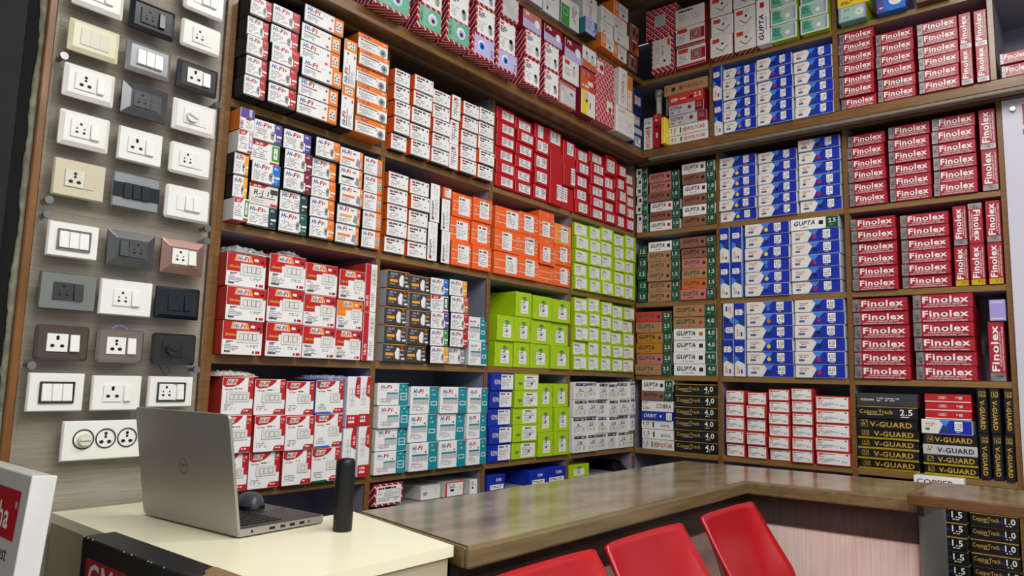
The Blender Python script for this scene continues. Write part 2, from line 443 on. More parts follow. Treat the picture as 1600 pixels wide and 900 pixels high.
def D_wgm(f):
    f.r('edge_gap_shade', 'ink', 0, 0, 1, .035); f.r('edge_gap_shade', 'ink', 0, .975, 1, 1); f.r(T_, 'redbox', .07, .74, .24, .88); f.dash(T_, 'ink', .27, .74, .85, .88, 1, .85, .95); f.dash(T_, 'ink', .08, .55, .5, .67, 1, .7); f.dash(T_, 'grey', .08, .12, .7, .48, 4, .35)  # dark tray edge, plus gap shade painted along bottom and top
    f.c(T_, 'dgrey', .9, .8, .06, 8); f.c(T_, 'dgrey', .74, .3, .05, 8)
    return 'white', 'orange2', 'ink'
def D_wgmn(f):
    f.dash(T_, 'dgrey', .15, .1, .85, .9, 9, .4); f.r(T_, 'redbox', .15, .8, .5, .9)
    return 'white', 'orange2', 'ink'
def D_wgmv(f):
    f.frame(I_, 'grey', .3, .72, .7, .88, .001); f.c(T_, 'dgrey', .35, .93, .015, 8); f.dash(T_, 'ink', .14, .06, .4, .55, 14, .6, .9); f.dash(T_, 'grey', .5, .06, .85, .6, 12, .35); f.r(T_, 'redbox', .14, .05, .4, .12)
    return 'white', 'ink', 'ink'
def sticker(f, x0, y0, x1, y1, rows=6):
    if x1 <= x0: return
    f.r(L_, 'white', x0, y0, x1, y1); w, h = x1 - x0, y1 - y0
    f.dash(T_, 'ink', x0 + .08 * w, y1 - .22 * h, x1 - .1 * w, y1 - .08 * h, 1, .8, .9)
    f.dash(T_, 'grey', x0 + .08 * w, y0 + .08 * h, x1 - .1 * w, y1 - .3 * h, rows, .45)
def D_rgm(f, x0, x1, y0, y1):
    f.r(L_, 'white', x0, y0, x1, y1); w, h = x1 - x0, y1 - y0
    f.dash(T_, 'dgrey', x0 + .06 * w, y0 + .1 * h, x0 + .45 * w, y1 - .1 * h, 5, .55); f.dash(T_, 'dgrey', x0 + .52 * w, y0 + .1 * h, x1 - .06 * w, y1 - .1 * h, 5, .55)
    return 'redgm', 'redgm', 'redgm'
def D_ogm(f, x0, x1, y0, y1, body='orange2'):
    for y in (.26, .62): f.r('print_stripe', 'beige', 0, y, 1, y + .034)
    for x, y in ((.04, .4), (.88, .4), (.5, .88), (.9, .72), (.5, .08)): f.frame('print_stripe', 'beige', x, y, x + .09, y + .09, .0015)
    sticker(f, x0, y0, x1, y1)
    return body, body, body
def D_ogl(f, *a): return D_ogm(f, *a, body='orange3')
def D_lim(f, fr):
    f.r(L_, 'white', .03, .06, fr, .90); f.dash(T_, 'dgrey', .1, .62, fr - .12, .78, 2, .7, .9); f.dash(T_, 'grey', .1, .2, fr - .1, .56, 4, .35)
    f.r(T_, 'lime', .4, .06, fr - .08, .15)
    return 'lime', 'lime', 'lime'
def lime_logo(f, x, y, k):
    for dx, hh in ((0, .1), (.05, .12), (.1, .09)): f.poly('logo', 'dteal', [(x + dx * k, y), (x + (dx + .028) * k, y - .01), (x + (dx + .04) * k, y + hh), (x + dx * k, y + hh * .9)])
    f.arc('logo', 'dteal', x + .07 * k, y + .02, .1, math.pi, 2 * math.pi, .003)
def D_lbg(f):
    f.arc('printed_line', 'dlime', .3, .62, .38, 1.2, 5.2, .0012); f.arc('printed_line', 'dlime', .72, .7, .3, -1.8, 2.4, .0012); f.arc('printed_line', 'dlime', .5, .2, .6, .5, 2.6, .0012)
    sticker(f, .30, .14, .78, .66, 5); f.dash(T_, 'ink', .48, .34, .6, .44, 1, .9, 1)
    lime_logo(f, .44, .72, 1.4)
    return 'lime', 'lime', 'lime'
def D_lmw(f):
    sticker(f, .36, .08, .96, .92, 5); f.dash(T_, 'ink', .66, .35, .76, .5, 1, .9, 1)
    lime_logo(f, .12, .4, 1.2)
    return 'lime', 'lime', 'lime'
def D_rom(f):
    sticker(f, .42, .06, .98, .94, 6); f.t(T_, 'white', 'ROMA', .12, .36, .28, .28, .01)
    return 'indigo', 'indigo', 'indigo'
def D_rom2(f):
    f.t(T_, 'white', 'ROMA', .5, .55, .22, .3, .02); f.r(L_, 'white', .15, 0.02, .92, .34); f.dash(T_, 'ink', .2, .1, .85, .26, 2)
    return 'indigo', 'indigo', 'indigo'
def D_hpl(f, n, c):
    f.poly('colour_band', c, [(0, .45), (.33, .45), (.33, .66), (.97, .66), (1, .72), (1, 1), (0, 1)])
    f.poly('logo_flare', 'orange3', [(.17, .77), (.66, .76), (.60, .97), (.21, .98)]); f.poly('logo_flare', 'offwhite', [(.23, .785), (.58, .78), (.55, .955), (.25, .96)])
    hifi(f, .25, .80, .125, .30)
    f.t(T_, 'yellow', 'Silverline', .05, .56, .075, .26, .015, .3)
    f.r(T_, 'white', .68, .82, .79, .9); f.c(T_, 'ink', .9, .82, .045)
    x0 = {4: .33, 3: .40, 2: .50, 1: .55}[n]; x1 = .93 if n < 4 else .92
    f.r(I_, 'offwhite', x0, .36, x1, .72); f.frame(I_, 'lgrey', x0, .36, x1, .72, .001)
    a, b = x0 + .07, x1 - .07
    for i in range(n): f.frame(I_, 'dgrey', a + (b - a) * i / n, .44, a + (b - a) * (i + 1) / n, .64, .001)
    f.dash(T_, 'dgrey', .05, .33, .28, .41, 2); f.dash(T_, 'grey', .05, .1, .5, .3, 4, .35); f.dash(T_, 'grey', .6, .2, .9, .3, 2, .4)
    f.dash(T_, 'dgrey', .05, .06, .3, .12, 1, .9, 1); f.r(T_, 'red', .84, .05, .95, .12); f.r(T_, 'maroon', .76, .05, .8, .12)
    return 'white', 'redbox', 'redbox'
def D_hplv(f):
    f.r('colour_band', 'red', 0, 0, .45, 1); f.r(I_, 'offwhite', .5, .5, .95, .95); 
    for i in range(2):
        for j in range(3): f.frame(I_, 'dgrey', .55 + i * .18, .58 + j * .1, .73 + i * .18, .68 + j * .1, .0008)
    f.t(T_, 'white', 'Hi-Fi', .32, .12, .075, None, .03, 0, 1); f.dash(T_, 'grey', .55, .08, .9, .4, 8, .4)
    return 'white', 'redbox', 'redbox'
def D_hcp(f, n, c):
    f.poly('colour_band', 'red', [(0, .80), (.1, .74), (.35, .76), (.52, .82), (.66, .93), (.7, 1), (0, 1)])
    f.r('colour_band', 'red', .82, .42, 1, 1); f.poly('logo_flare', 'beige', [(.1, .8), (.42, .81), (.48, .96), (.14, .96)]); hifi(f, .13, .83, .10, .32)
    f.t(T_, 'white', '10', .86, .85, .08, .1, .01); f.dash(T_, 'white', .85, .76, .95, .81, 1)
    f.t(T_, 'dgrey', 'Hi-Class', .07, .66, .05, .26, .01); f.dash(T_, 'dgrey', .38, .67, .68, .72, 1)
    x0 = {4: .12, 3: .22, 2: .4, 1: .5}[n]; f.r(I_, 'offwhite', x0, .34, .88, .62); f.frame(I_, 'grey', x0, .34, .88, .62, .001)
    a, b = x0 + .1, .8
    for i in range(n): f.frame(I_, 'dgrey', a + (b - a) * (i + .08) / n, .40, a + (b - a) * (i + .92) / n, .56, .001)
    f.dash(T_, 'grey', .07, .1, .45, .3, 4, .35); f.poly('colour_band', 'red', [(.62, .02), (1, .02), (1, .16), (.7, .16), (.64, .1)]); f.dash(T_, 'white', .7, .06, .95, .12, 1)
    s = 'redbox' if c == 'red' else c
    if c != 'red': f.poly('colour_band', c, [(0, .0), (.62, .0), (.5, .06), (0, .05)])
    return 'white', s, s
def D_hcv(f):
    f.r('colour_band', 'red', 0, 0, 1, .24); f.dash(T_, 'white', .15, .05, .85, .2, 2); f.poly('colour_band', 'red', [(.6, .62), (1, .56), (1, 1), (.7, 1), (.6, .85)])
    f.t(T_, 'white', 'Hi-Fi', .92, .66, .06, None, .03, 0, 1)
    for i in range(2):
        for j in range(3): f.frame(I_, 'lgrey', .16 + i * .22, .42 + j * .12, .36 + i * .22, .53 + j * .12, .001)
    return 'white', 'white', 'blue'
def D_hcl(f, c):
    f.poly('colour_band', 'red', [(0, .78), (.45, .8), (.6, 1), (0, 1)]); hifi(f, .12, .82, .13, .26, 'white', 'white')
    f.r('colour_band', c, .72, .2, 1, .95); f.r(I_, 'offwhite', .78, .3, .92, .86); f.r(I_, 'dgrey', .83, .5, .87, .6)
    f.dash(T_, 'grey', .06, .12, .62, .7, 6, .4); f.r('colour_band', 'redbox', .66, .02, 1, .12)
    return 'white', 'white', 'redbox'
def D_rj11(f):
    f.poly('colour_band', 'red', [(0, .82), (.5, .84), (.64, 1), (0, 1)]); hifi(f, .12, .85, .1, .26, 'white', 'white')
    f.t('handwriting', 'ink', 'R-J 11', .14, .46, .26, .7, .004, .15); f.poly('handwriting', 'ink', [(.2, .34), (.9, .38), (.9, .41), (.2, .37)])
    f.dash(T_, 'lgrey', .06, .08, .62, .3, 4, .4); f.r('colour_band', 'redbox', .74, .03, 1, .14); f.r(I_, 'charcoal', .72, .62, .98, .86)
    return 'offwhite', 'ink', 'redbox'
def D_hgr(f):
    f.r('colour_band', 'amber', 0, .965, 1, 1); f.t(T_, 'lav', 'Hi-Fi', .14, .74, .14, .3, .03, .2)
    f.r('print_panel', 'amber', .1, .34, .46, .5); f.dash(T_, 'lgrey', .1, .14, .45, .26, 1, .5); f.dash(T_, 'grey', .1, .56, .4, .68, 1)
    f.poly(I_, 'white', [(.56, .18), (.70, .12), (.72, .76), (.62, .82), (.52, .5)]); f.poly(I_, 'lgrey', [(.70, .12), (.75, .16), (.76, .74), (.72, .76)])
    f.r(T_, 'orange', .8, .62, .94, .72); f.dash(T_, 'orange', .82, .8, .92, .9, 1, .8, 1); f.dash(T_, 'lgrey', .76, .34, .97, .46, 1, .8, 1); f.r(T_, 'white', .82, .14, .98, .24)
    return 'charcoal', 'lgrey', 'orange'
def D_tea(f, v):
    x = .66 if v != 'w' else .68
    f.r('colour_band', 'teal', x, 0 if v != 'd' else .06, 1, 1)
    hifi(f, .08, .76, .15 if v != 'd' else .1, .36)
    f.dash(T_, 'grey', .08, .66, .35, .7, 1)
    a, b, c_, d_ = (.28, .28, x - .03, .58) if v == 'w' else (.08, .36, x - .03, .60)
    f.r('print_table', 'teal', a, d_ - .07, c_, d_); f.r('print_table', 'lgrey', a, b, c_, d_ - .07)
    for i in range(1, 4): f.r('print_table', 'white', a + (c_ - a) * i / 4 - .004, b, a + (c_ - a) * i / 4 + .004, d_ - .07)
    f.dash(T_, 'grey', .06, .1, .5, .3, 4, .35); f.c(T_, 'redbox', .56, .68, .04)
    if v == 'w': f.frame(I_, 'white', .73, .22, .94, .56, .003); f.r(I_, 'white', .73, .37, .94, .4)
    else: f.frame(I_, 'white', x + .05, .3, .94, .46, .003)
    f.dash(T_, 'white', x + .06, .64, .95, .74, 1); f.dash(T_, 'white', x + .1, .82, .88, .9, 1); f.poly('colour_band', 'redbox' if v == 't' else 'navy', [(.9, 1), (1, 1), (1, .86)])
    return 'white', 'white', 'teal'
def D_han(f, txt, v):
    f.r('header_band', 'navy' if v == 0 else 'ink', .08, .80, .97, .96); f.r('header_band', 'lgrey', .62, .84, .86, .92); f.dash('header_band', 'lgrey', .14, .84, .55, .92, 1)
    a, b = txt.split('/')
    f.t('handwriting', 'ink', a, .36, .5, .17, .4, .004, .2); f.poly('handwriting', 'ink', [(.28, .44), (.72, .47), (.72, .495), (.28, .465)]); f.t('handwriting', 'ink', b, .46, .20, .15, .3, .004, .2)
    f.dash(T_, 'grey', .76, .15, .9, .4, 3, .5); f.dash(T_, 'lgrey', .1, .1, .4, .4, 4, .4)
    return 'offwhite', 'white', 'white'
def D_gmr(f):
    sticker(f, .06, .1, .94, .92, 5); f.frame(I_, 'grey', .74, .3, .88, .74, .002); f.t(T_, 'redbox', 'GM', .1, .74, .12, .12, .03); f.r(T_, 'ink', .36, .76, .52, .86)
    return 'stripes', 'stripes', 'stripes'
def D_gmw(f, c):
    f.r(L_, 'white', .07, .05, .93, .93); f.r(T_, 'ink', .24, .36, .44, .52); f.r(I_, 'beige', .72, .42, .84, .78); f.dash(T_, 'dgrey', .14, .58, .6, .86, 3)
    return ('redbox' if c == 'red' else 'offwhite'), 'offwhite', 'offwhite'
def D_plainw(f):
    f.dash(T_, 'dgrey', .1, .3, .34, .55, 4, .7, 1); f.frame(I_, 'grey', .72, .3, .84, .72, .001)
    return 'offwhite', 'offwhite', 'offwhite'
def D_plainp(f):
    f.dash(T_, 'grey', .12, .6, .7, .8, 2, .4); f.dash(T_, 'lgrey', .12, .2, .7, .5, 3, .4); f.r(T_, 'dgrey', .18, .15, .28, .28)
    return 'offwhite', 'lgrey', 'lgrey'
def D_tap(f, c):
    k = 'mint' if c == 'green' else 'lav'
    f.r(L_, k, .08, .1, .96, .95); f.dash(T_, 'lgrey', .25, .15, .5, .9, 8, .4)
    x = .62 if c == 'green' else .4
    f.c(I_, 'white', x, .55, .24); f.c(I_, 'lav' if c == 'green' else 'sky', x + .015, .52, .18); f.c(I_, 'ink', x + .02, .5, .09)
    f.t(T_, 'ink', 'Hi-Fi', .2 if c == 'green' else .9, .3 if c == 'green' else .2, .12, None, .03, 0, 1)
    return 'stripes', 'stripes', 'stripes'
def D_cam(f):
    f.r(L_, 'white', .05, .05, .95, .94); f.r(T_, 'redbox', .1, .82, .28, .9); f.dash(T_, 'ink', .1, .58, .5, .78, 3, .7, .9); f.dash(T_, 'grey', .1, .12, .55, .45, 5, .35)
    f.c(I_, 'lgrey', .74, .32, .18, 16, .62); f.c(I_, 'grey', .77, .28, .12, 16, .6); f.c(I_, 'ink', .71, .42, .075)
    return 'stripes', 'stripes', 'stripes'
def D_glossw(f):
    f.r(L_, 'shrink', .05, .05, .95, .95); f.dash(T_, 'lgrey', .15, .5, .7, .8, 3)
    return 'stripes', 'stripes', 'stripes'
def D_mar(f, c):
    f.poly('colour_band', 'pink' if c == 'pink' else 'maroon', [(0, .5), (1, .42), (1, 1), (0, 1)]); f.c(I_, 'lgrey', .76, .5, .27); f.c(I_, 'white', .76, .5, .23)
    f.dash(T_, 'white', .1, .7, .5, .9, 2); f.dash(T_, 'lgrey', .1, .12, .5, .35, 3)
    return 'lav', 'crimson', 'crimson'
def D_clr(f):
    f.r(L_, 'shrink', .04, .04, .96, .82); f.poly(I_, 'ink', [(.62, .6), (.78, .52), (.82, .58), (.68, .68)]); f.dash(T_, 'lgrey', .1, .2, .6, .5, 4, .4); f.dash(T_, 'dgrey', .1, .62, .3, .7, 1)
    return 'pink', 'pink', 'pink'
def D_wcam(f):
    f.r(T_, 'redbox', .1, .72, .4, .9); f.c(I_, 'lgrey', .68, .5, .2, 16, .6); f.c(I_, 'ink', .68, .72, .05); f.dash(T_, 'grey', .1, .2, .5, .55, 4, .4)
    return 'offwhite', 'stripes', 'stripes'
def D_yel(f):
    f.poly('colour_band', 'yellow', [(0, 0), (.38, 0), (.5, .5), (.3, 1), (0, 1)]); f.c(I_, 'lgrey', .34, .78, .15); f.c(I_, 'ink', .36, .58, .07); f.r(T_, 'dgrey', .58, .3, .66, .55)
    return 'offwhite', 'maroon', 'maroon'
def D_rob(f):
    f.poly('colour_band', 'rust', [(0, 0), (.7, 0), (.4, .6), (0, .7)]); f.c(I_, 'pink', .2, .78, .14); f.c(I_, 'pink', .55, .78, .14); f.r(L_, 'offwhite', .5, .3, .9, .5); f.dash(T_, 'white', .1, .1, .6, .25, 1)
    return 'redbox', 'maroon', 'maroon'
def D_wob(f):
    f.poly('colour_band', 'rust', [(0, 0), (1, 0), (1, .3), (0, .35)]); f.c(I_, 'lgrey', .3, .5, .22, 16, .6); f.c(I_, 'lgrey', .7, .45, .22, 16, .6); f.c(I_, 'ink', .28, .7, .07); f.c(I_, 'ink', .7, .66, .07)
    return 'offwhite', 'maroon', 'maroon'
def D_dia(f, v):
    if v == 0: f.r(L_, 'offwhite', .55, .42, .88, .78); f.c(I_, 'crimson', .74, .52, .09)
    elif v == 1: f.r(L_, 'offwhite', .03, .52, .42, .88); f.c(I_, 'crimson', .3, .7, .1); f.dash(T_, 'lgrey', .06, .6, .2, .8, 3)
    else: f.r(L_, 'lgrey', .3, .36, .64, .74); f.frame(L_, 'white', .3, .36, .64, .74, .002)
    return 'diamonds', 'diamonds', 'diamonds'
def D_con(f):
    f.t(T_, 'redbox', 'CONA', .1, .8, .1, .4, .01); f.frame(I_, 'grey', .12, .2, .62, .58, .0015)
    for x in (.25, .5):
        for y in (.3, .46): f.c(I_, 'grey', x, y, .025, 8)
    f.dash(T_, 'lav', .68, .15, .92, .55, 7, .4)
    return 'offwhite', 'offwhite', 'lgrey'
def D_conv(f):
    f.t(T_, 'redbox', 'CONA', .6, .1, .14, None, .01, 0, 1); f.r(T_, 'dgrey', .5, .8, .62, .88); f.dash(T_, 'lgrey', .2, .55, .8, .75, 4, .4)
    return 'offwhite', 'offwhite', 'lgrey'
def D_conv2(f):
    f.r(L_, 'offwhite', .25, .06, .85, .6); f.r(L_, 'kraft', .4, .7, .8, .92)
    for y in (.15, .22, .42, .5): f.c(I_, 'ink', .5, y, .02, 8)
    return 'orange', 'orange', 'orange'
def D_blu(f, v):
    if v == 0: f.r(L_, 'offwhite', .15, .08, .85, .55); f.dash(T_, 'navy', .2, .15, .8, .5, 4); f.r('colour_band', 'lgrey', 0, .72, 1, 1); f.r('colour_band', 'indigo', 0, .6, 1, .72)
    else: f.r(I_, 'lgrey', .12, .15, .8, .6); f.dash(T_, 'ochre', .3, .4, .7, .6, 2)
    return 'navy', 'navy', 'navy'
def D_grw(f):
    f.r('colour_band', 'green', 0, 0, .45, .72); f.frame(I_, 'offwhite', .1, .35, .36, .6, .002); f.dash(T_, 'dgrey', .55, .2, .9, .85, 8, .4)
    return 'offwhite', 'grey', 'grey'
def D_teal(f):
    f.r(L_, 'lav', 0, .04, .78, 1); f.t(T_, 'navy', 'Hi-Fi', .1, .74, .12, .4, .02, .2); f.c(I_, 'lav', .75, .35, .2); f.c(I_, 'purple', .75, .35, .1); f.dash(T_, 'grey', .1, .2, .5, .6, 5, .4)
    return 'dteal', 'dteal', 'charcoal'
def D_owh(f):
    f.r('colour_band', 'orange', 0, 0, .34, 1); f.r(I_, 'lgrey', .1, .3, .26, .8); f.dash(T_, 'grey', .42, .4, .9, .8, 4, .4); f.r(T_, 'dgrey', .55, .12, .72, .3)
    return 'offwhite', 'orange', 'orange'
def D_brn(f, v):
    f.poly(I_, 'ink', [(.3, .3), (.5, .2), (.6, .7), (.42, .8)]); f.dash(T_, 'offwhite', .2, .8, .8, .95, 1); f.r('colour_band', 'rust' if v else 'maroon', .65, .1, 1, .5)
    return ('brick' if v else 'tan'), 'brown', 'brown'
def D_plain(f, c):
    f.dash(T_, 'offwhite', .1, .2, .5, .4, 1)
    return c, c, c
def D_rwf(f):
    f.r(L_, 'offwhite', .06, .14, .9, .92); f.t(T_, 'ink', 'GM 4 102', .55, .45, .05, None, .02, 0, 1); f.dash(T_, 'grey', .15, .2, .4, .85, 8, .3); f.c(I_, 'ink', .6, .3, .035); f.r(T_, 'redbox', .74, .7, .86, .88)
    return 'stripes', 'stripes', 'stripes'
def D_rwb(f):
    f.r('colour_band', 'crimson', 0, .0, 1, .1); f.r('colour_band', 'crimson', .5, .25, 1, .8); f.r(T_, 'redbox', .06, .72, .4, .94); f.frame(I_, 'offwhite', .55, .32, .86, .74, .002); f.r(I_, 'grey', .62, .4, .8, .66); f.dash(T_, 'grey', .06, .2, .42, .6, 5, .4)
    return 'offwhite', 'crimson', 'crimson'
def D_rww(f):
    f.dash(T_, 'ink', .1, .78, .9, .9, 1, .8, .9); f.dash(T_, 'grey', .1, .3, .5, .68, 4, .4); f.dash(T_, 'lgrey', .6, .3, .85, .65, 4)
    return 'offwhite', 'crimson', 'crimson'
def D_dow(f):
    f.r(T_, 'redbox', .1, .68, .42, .88); f.poly(I_, 'dgrey', [(.26, .42), (.55, .2), (.84, .46), (.84, .5), (.55, .25), (.26, .46)]); f.c(I_, 'ink', .56, .58, .06); f.dash(T_, 'lgrey', .12, .08, .8, .18, 2, .5); f.dash(T_, 'lgrey', .5, .68, .8, .9, 3, .4)
    return 'offwhite', 'stripes', 'stripes'
def D_grn(f):
    f.r(L_, 'pmint', .05, .08, .94, .94); f.poly(L_, 'mint', [(.05, .08), (.5, .08), (.3, .94), (.05, .94)]); f.c(I_, 'lgrey', .66, .42, .2); f.c(I_, 'white', .66, .42, .14); f.dash(T_, 'dgreen', .1, .3, .45, .8, 4, .5); f.r('colour_band', 'lilac', .88, .1, .96, .92)
    return 'offwhite', 'lime', 'lime'
def D_grn2(f):
    f.r(L_, 'pmint', .08, .06, .94, .94); f.c(I_, 'offwhite', .78, .5, .26); f.c(I_, 'lilac', .76, .5, .07); f.t(T_, 'ink', 'Hi-Fi', .2, .7, .13, .2, .02, .2); f.dash(T_, 'teal', .15, .15, .5, .3, 2)
    return 'lilac', 'lime', 'mint'
def D_yel2(f):
    f.c(I_, 'rust', .7, .6, .3, 16, 1.6); f.dash(T_, 'brown', .1, .1, .6, .3, 2); f.c(I_, 'offwhite', .72, .7, .18, 16, 1.6)
    return 'yellow', 'green', 'yellow'
def D_syl(f):
    f.poly('colour_band', 'purple', [(0, 0), (.3, 0), (.15, 1), (0, 1)]); f.c(I_, 'white', .68, .42, .22, 16, 1.2); f.c(I_, 'lgrey', .7, .5, .14, 16, 1.4); f.t(T_, 'white', 'POCO', .18, .55, .12, .22, .02); f.dash(T_, 'white', .1, .1, .35, .22, 1)
    return 'blue', 'purple', 'blue'
def D_lila(f):
    f.r(L_, 'shrink', .04, .05, .96, .14); f.r(T_, 'lav', .1, .82, .9, .95)
    return 'lilac', 'lilac', 'lav'

GL = {'w': 'white green-ended', 't': 'brown green-ended', 'p': 'pinkish green-ended', 'c': 'tan green-ended', 'o': 'rusty green-ended', 'y': 'ochre green-ended', 'r': 'red green-ended'}
HL = {'amber': 'yellow', 'slate': 'slate', 'pine': 'dark green'}
def look(d):
    """(object name, words on how the carton looks)"""
    k = d[0]
    a = d[1] if len(d) > 1 else ''
    return {
        'fin': ('wire_box', 'crimson foil-ended wire box'), 'anc': ('wire_box', f'blue-white wire box marked {a}'),
        'gup': ('wire_box', f"{GL.get(a, '')} wire box"), 'gue': ('wire_box', 'narrow white-green wire box end'), 'gue2': ('wire_box', 'dark green wire box end'),
        'cop': ('wire_box', f'black gold-lettered wire box marked {a}'), 'vgd': ('wire_box', f"{'grey' if d[-1] == 'w' else 'black'} wire box marked {a}"),
        'pol': ('wire_box', f'white red-lettered wire box marked {a}'), 'finp': ('wire_box', 'plain red wire box'), 'son': ('wire_box', 'grey and maroon wire box'),
        'gmr2': ('wire_box', 'bright red wire box'), 'hav': ('wire_box', 'brown cardboard wire box'), 'eti': ('wire_box', f'plain white wire box marked {a}'),
        'orb': ('wire_box', 'thin blue wire box'), 'cob': ('wire_box', 'white wire box with red stripes'), 'wrd': ('switch_box', 'white red-rimmed carton'),
        'vid': ('wire_box', 'dark grey carton'), 'gmr3': ('switch_box', 'flat red carton'),
        'hif': ('switch_box', f'white switch box with {HL.get(a, a)} end'), 'hio': ('switch_box', 'white box with thin orange edge'),
        'soc': ('socket_box', 'white box with orange socket end'), 'otop': ('socket_box', 'white box with orange top band'),
        'wgm': ('switch_box', 'small white carton'), 'wgmn': ('switch_box', 'narrow white carton'), 'wgmv': ('switch_box', 'upright narrow white carton'),
        'rgm': ('switch_box', 'red carton with white sticker'), 'ogm': ('switch_box', 'orange carton'), 'ogl': ('switch_box', 'pale orange carton'),
        'lim': ('switch_box', 'small lime carton with white sticker'), 'lbg': ('switch_box', 'lime carton with white label'), 'lmw': ('switch_box', 'wide lime carton'),
        'rom': ('switch_box', 'blue carton with white label'), 'rom2': ('switch_box', 'large blue carton'),
        'hpl': ('plate_box', 'red and white plate carton' if d[-1] == 'red' else 'orange and white plate carton'), 'hplv': ('plate_box', 'upright red-white plate carton'),
        'hcp': ('plate_box', 'white and red plate packet' if d[-1] == 'red' else f"plate packet with {'green' if a == 'pine' else 'blue'} side" if False else ('white and red plate packet' if d[-1] == 'red' else 'plate packet with coloured side')),
        'hcv': ('plate_box', 'upright white-red plate packet'), 'hcl': ('switch_box', 'white box with red corner'), 'rj11': ('switch_box', 'white box with handwritten R-J 11'),
        'hgr': ('switch_box', 'charcoal switch box'), 'tea': ('plate_box', 'white and teal carton'), 'han': ('switch_box', 'white carton with handwritten numbers'),
        'gmr': ('switch_box', 'red striped carton'), 'gmw': ('switch_box', 'red-rimmed white carton with small picture' if a == 'red' else 'all-white carton with small picture'), 'plainw': ('carton', 'plain off-white carton'), 'plainp': ('carton', 'plain white carton'),
        'tap': ('tape_box', f'{a} carton with roll picture'), 'cam': ('camera_box', 'striped carton with camera picture'), 'glossw': ('carton', 'striped carton in shiny wrap'),
        'mar': ('light_box', f'carton with {a} upper half'), 'clr': ('carton', 'clear-wrapped pinkish carton'), 'wcam': ('camera_box', 'white carton with red tag'),
        'yel': ('carton', 'yellow and white carton'), 'rob': ('carton', 'red and orange carton'), 'wob': ('carton', 'white carton with orange base'),
        'dia': ('carton', 'red white-striped carton'), 'con': ('carton', 'square white carton'), 'conv': ('carton', 'tall white carton'), 'conv2': ('carton', 'tall orange carton'),
        'blu': ('carton', 'navy blue carton'), 'grw': ('carton', 'white carton with green panel'), 'teal': ('carton', 'teal-sided carton'), 'owh': ('carton', 'white carton with orange end'),
        'brn': ('carton', 'brown printed carton'), 'plain': ('carton', f'plain {a} carton'), 'rwf': ('carton', 'red-striped carton with white front'), 'rwb': ('carton', 'red and white carton'),
        'rww': ('carton', 'white-fronted red carton'), 'dow': ('light_box', 'white downlight carton'), 'grn': ('light_box', 'shiny green carton'), 'grn2': ('light_box', 'pale green carton'),
        'yel2': ('light_box', 'yellow carton'), 'syl': ('light_box', 'blue carton with white lamp picture'), 'lila': ('carton', 'lilac wrapped carton'),
    }[k]

# ------------------------------------------------------------------ structure: floor, ceiling, walls
def Z(z): return z + EYE                            # heights below are given from eye level
wood = mat('varnished_wood', '#805A2E', 0.38, noise=0.4, scale=9, stretch=(1, 1, 9), coat=0.15)
woodx = mat('varnished_wood_edge', '#8F6C3C', 0.40, noise=0.35, scale=7, stretch=(2, 2, 30), coat=0.15)
woodd = mat('dark_varnished_wood', '#6E543A', 0.42, noise=0.35, scale=6, stretch=(1.5, 1.5, 12))
lami = mat('lilac_grey_laminate', '#8E8B9C', 0.5, noise=0.1, scale=3)
floor = box('floor', -5.2, .32, -5.0, .32, -.04, 0, mat('floor_tiles', '#9A948A', 0.3, noise=0.2, scale=4)); tag(floor, kind='structure')
ceil = box('ceiling', -5.2, .32, -5.0, .32, Z(2.075), Z(2.115), mat('ceiling_paint', '#A9A6A2', 0.8, noise=0.08, scale=3)); tag(ceil, kind='structure')
wl = box('wall_left', -5.2, .40, .322, .40, 0, Z(2.07), mat('wall_paint', '#B9B6B4', 0.7)); tag(wl, kind='structure')
wr = box('wall_right', .322, .40, -5.0, .32, 0, Z(2.07), mat('wall_paint', '#B9B6B4', 0.7)); tag(wr, kind='structure')

# ------------------------------------------------------------------ shelving units
def shelving(label):
    o = empty('wall_shelving'); tag(o, label, 'shelving'); return o
def bx(u, nm, side, a0, a1, d0, d1, z0, z1, m, bev=0.0, parent=None):
    """box along a wall: a = position along the wall, d = depth into the wall (negative = towards the room)"""
    if side == 'L': return box(nm, a0, a1, d0, d1, Z(z0), Z(z1), m, parent or u, bev)
    return box(nm, d0, d1, a0, a1, Z(z0), Z(z1), m, parent or u, bev)
def sub(o, child):                                   # hang a world-placed box under another world-placed box
    child.parent = o; child.location = Vector(child.location) - Vector(o.location); return child
def shelf(u, side, a0, a1, z, front=0.0, t=0.025):
    s = bx(u, 'shelf', side, a0, a1, front + .005, .298, z - t, z, lami)
    e = bx(None, 'edge_strip', side, a0, a1, front - .001, front + .005, z - t - .001, z, woodx, .0015); sub(s, e)
def divider(u, side, a, z0, z1, front=0.0, t=0.02):
    s = bx(u, 'divider', side, a - t / 2, a + t / 2, front + .005, .298, z0, z1, lami)
    e = bx(None, 'edge_strip', side, a - t / 2 - .001, a + t / 2 + .001, front - .002, front + .005, z0, z1, wood, .0015); sub(s, e)

ul = shelving('brown-edged wall shelving along the left wall behind the counter')
LD = [-2.419, -1.8127, -1.213, -.6177, -.001]
RZL = [.8145, .436, .0464, -.345, -.735]
for a0, a1 in zip(LD, LD[1:]):
    for z in RZL: shelf(ul, 'L', a0 + .0105, a1 - .0105, z)
for a0, a1 in zip(LD[1:], LD[2:]): shelf(ul, 'L', a0 + .0105, a1 - .0105, -.4665)
for i, a in enumerate(LD):
    divider(ul, 'L', a, -EYE, .789 if i == 3 else 1.198)
bx(ul, 'back_panel', 'L', LD[0] - .01, .30, .299, .321, -EYE, 2.03, lami)
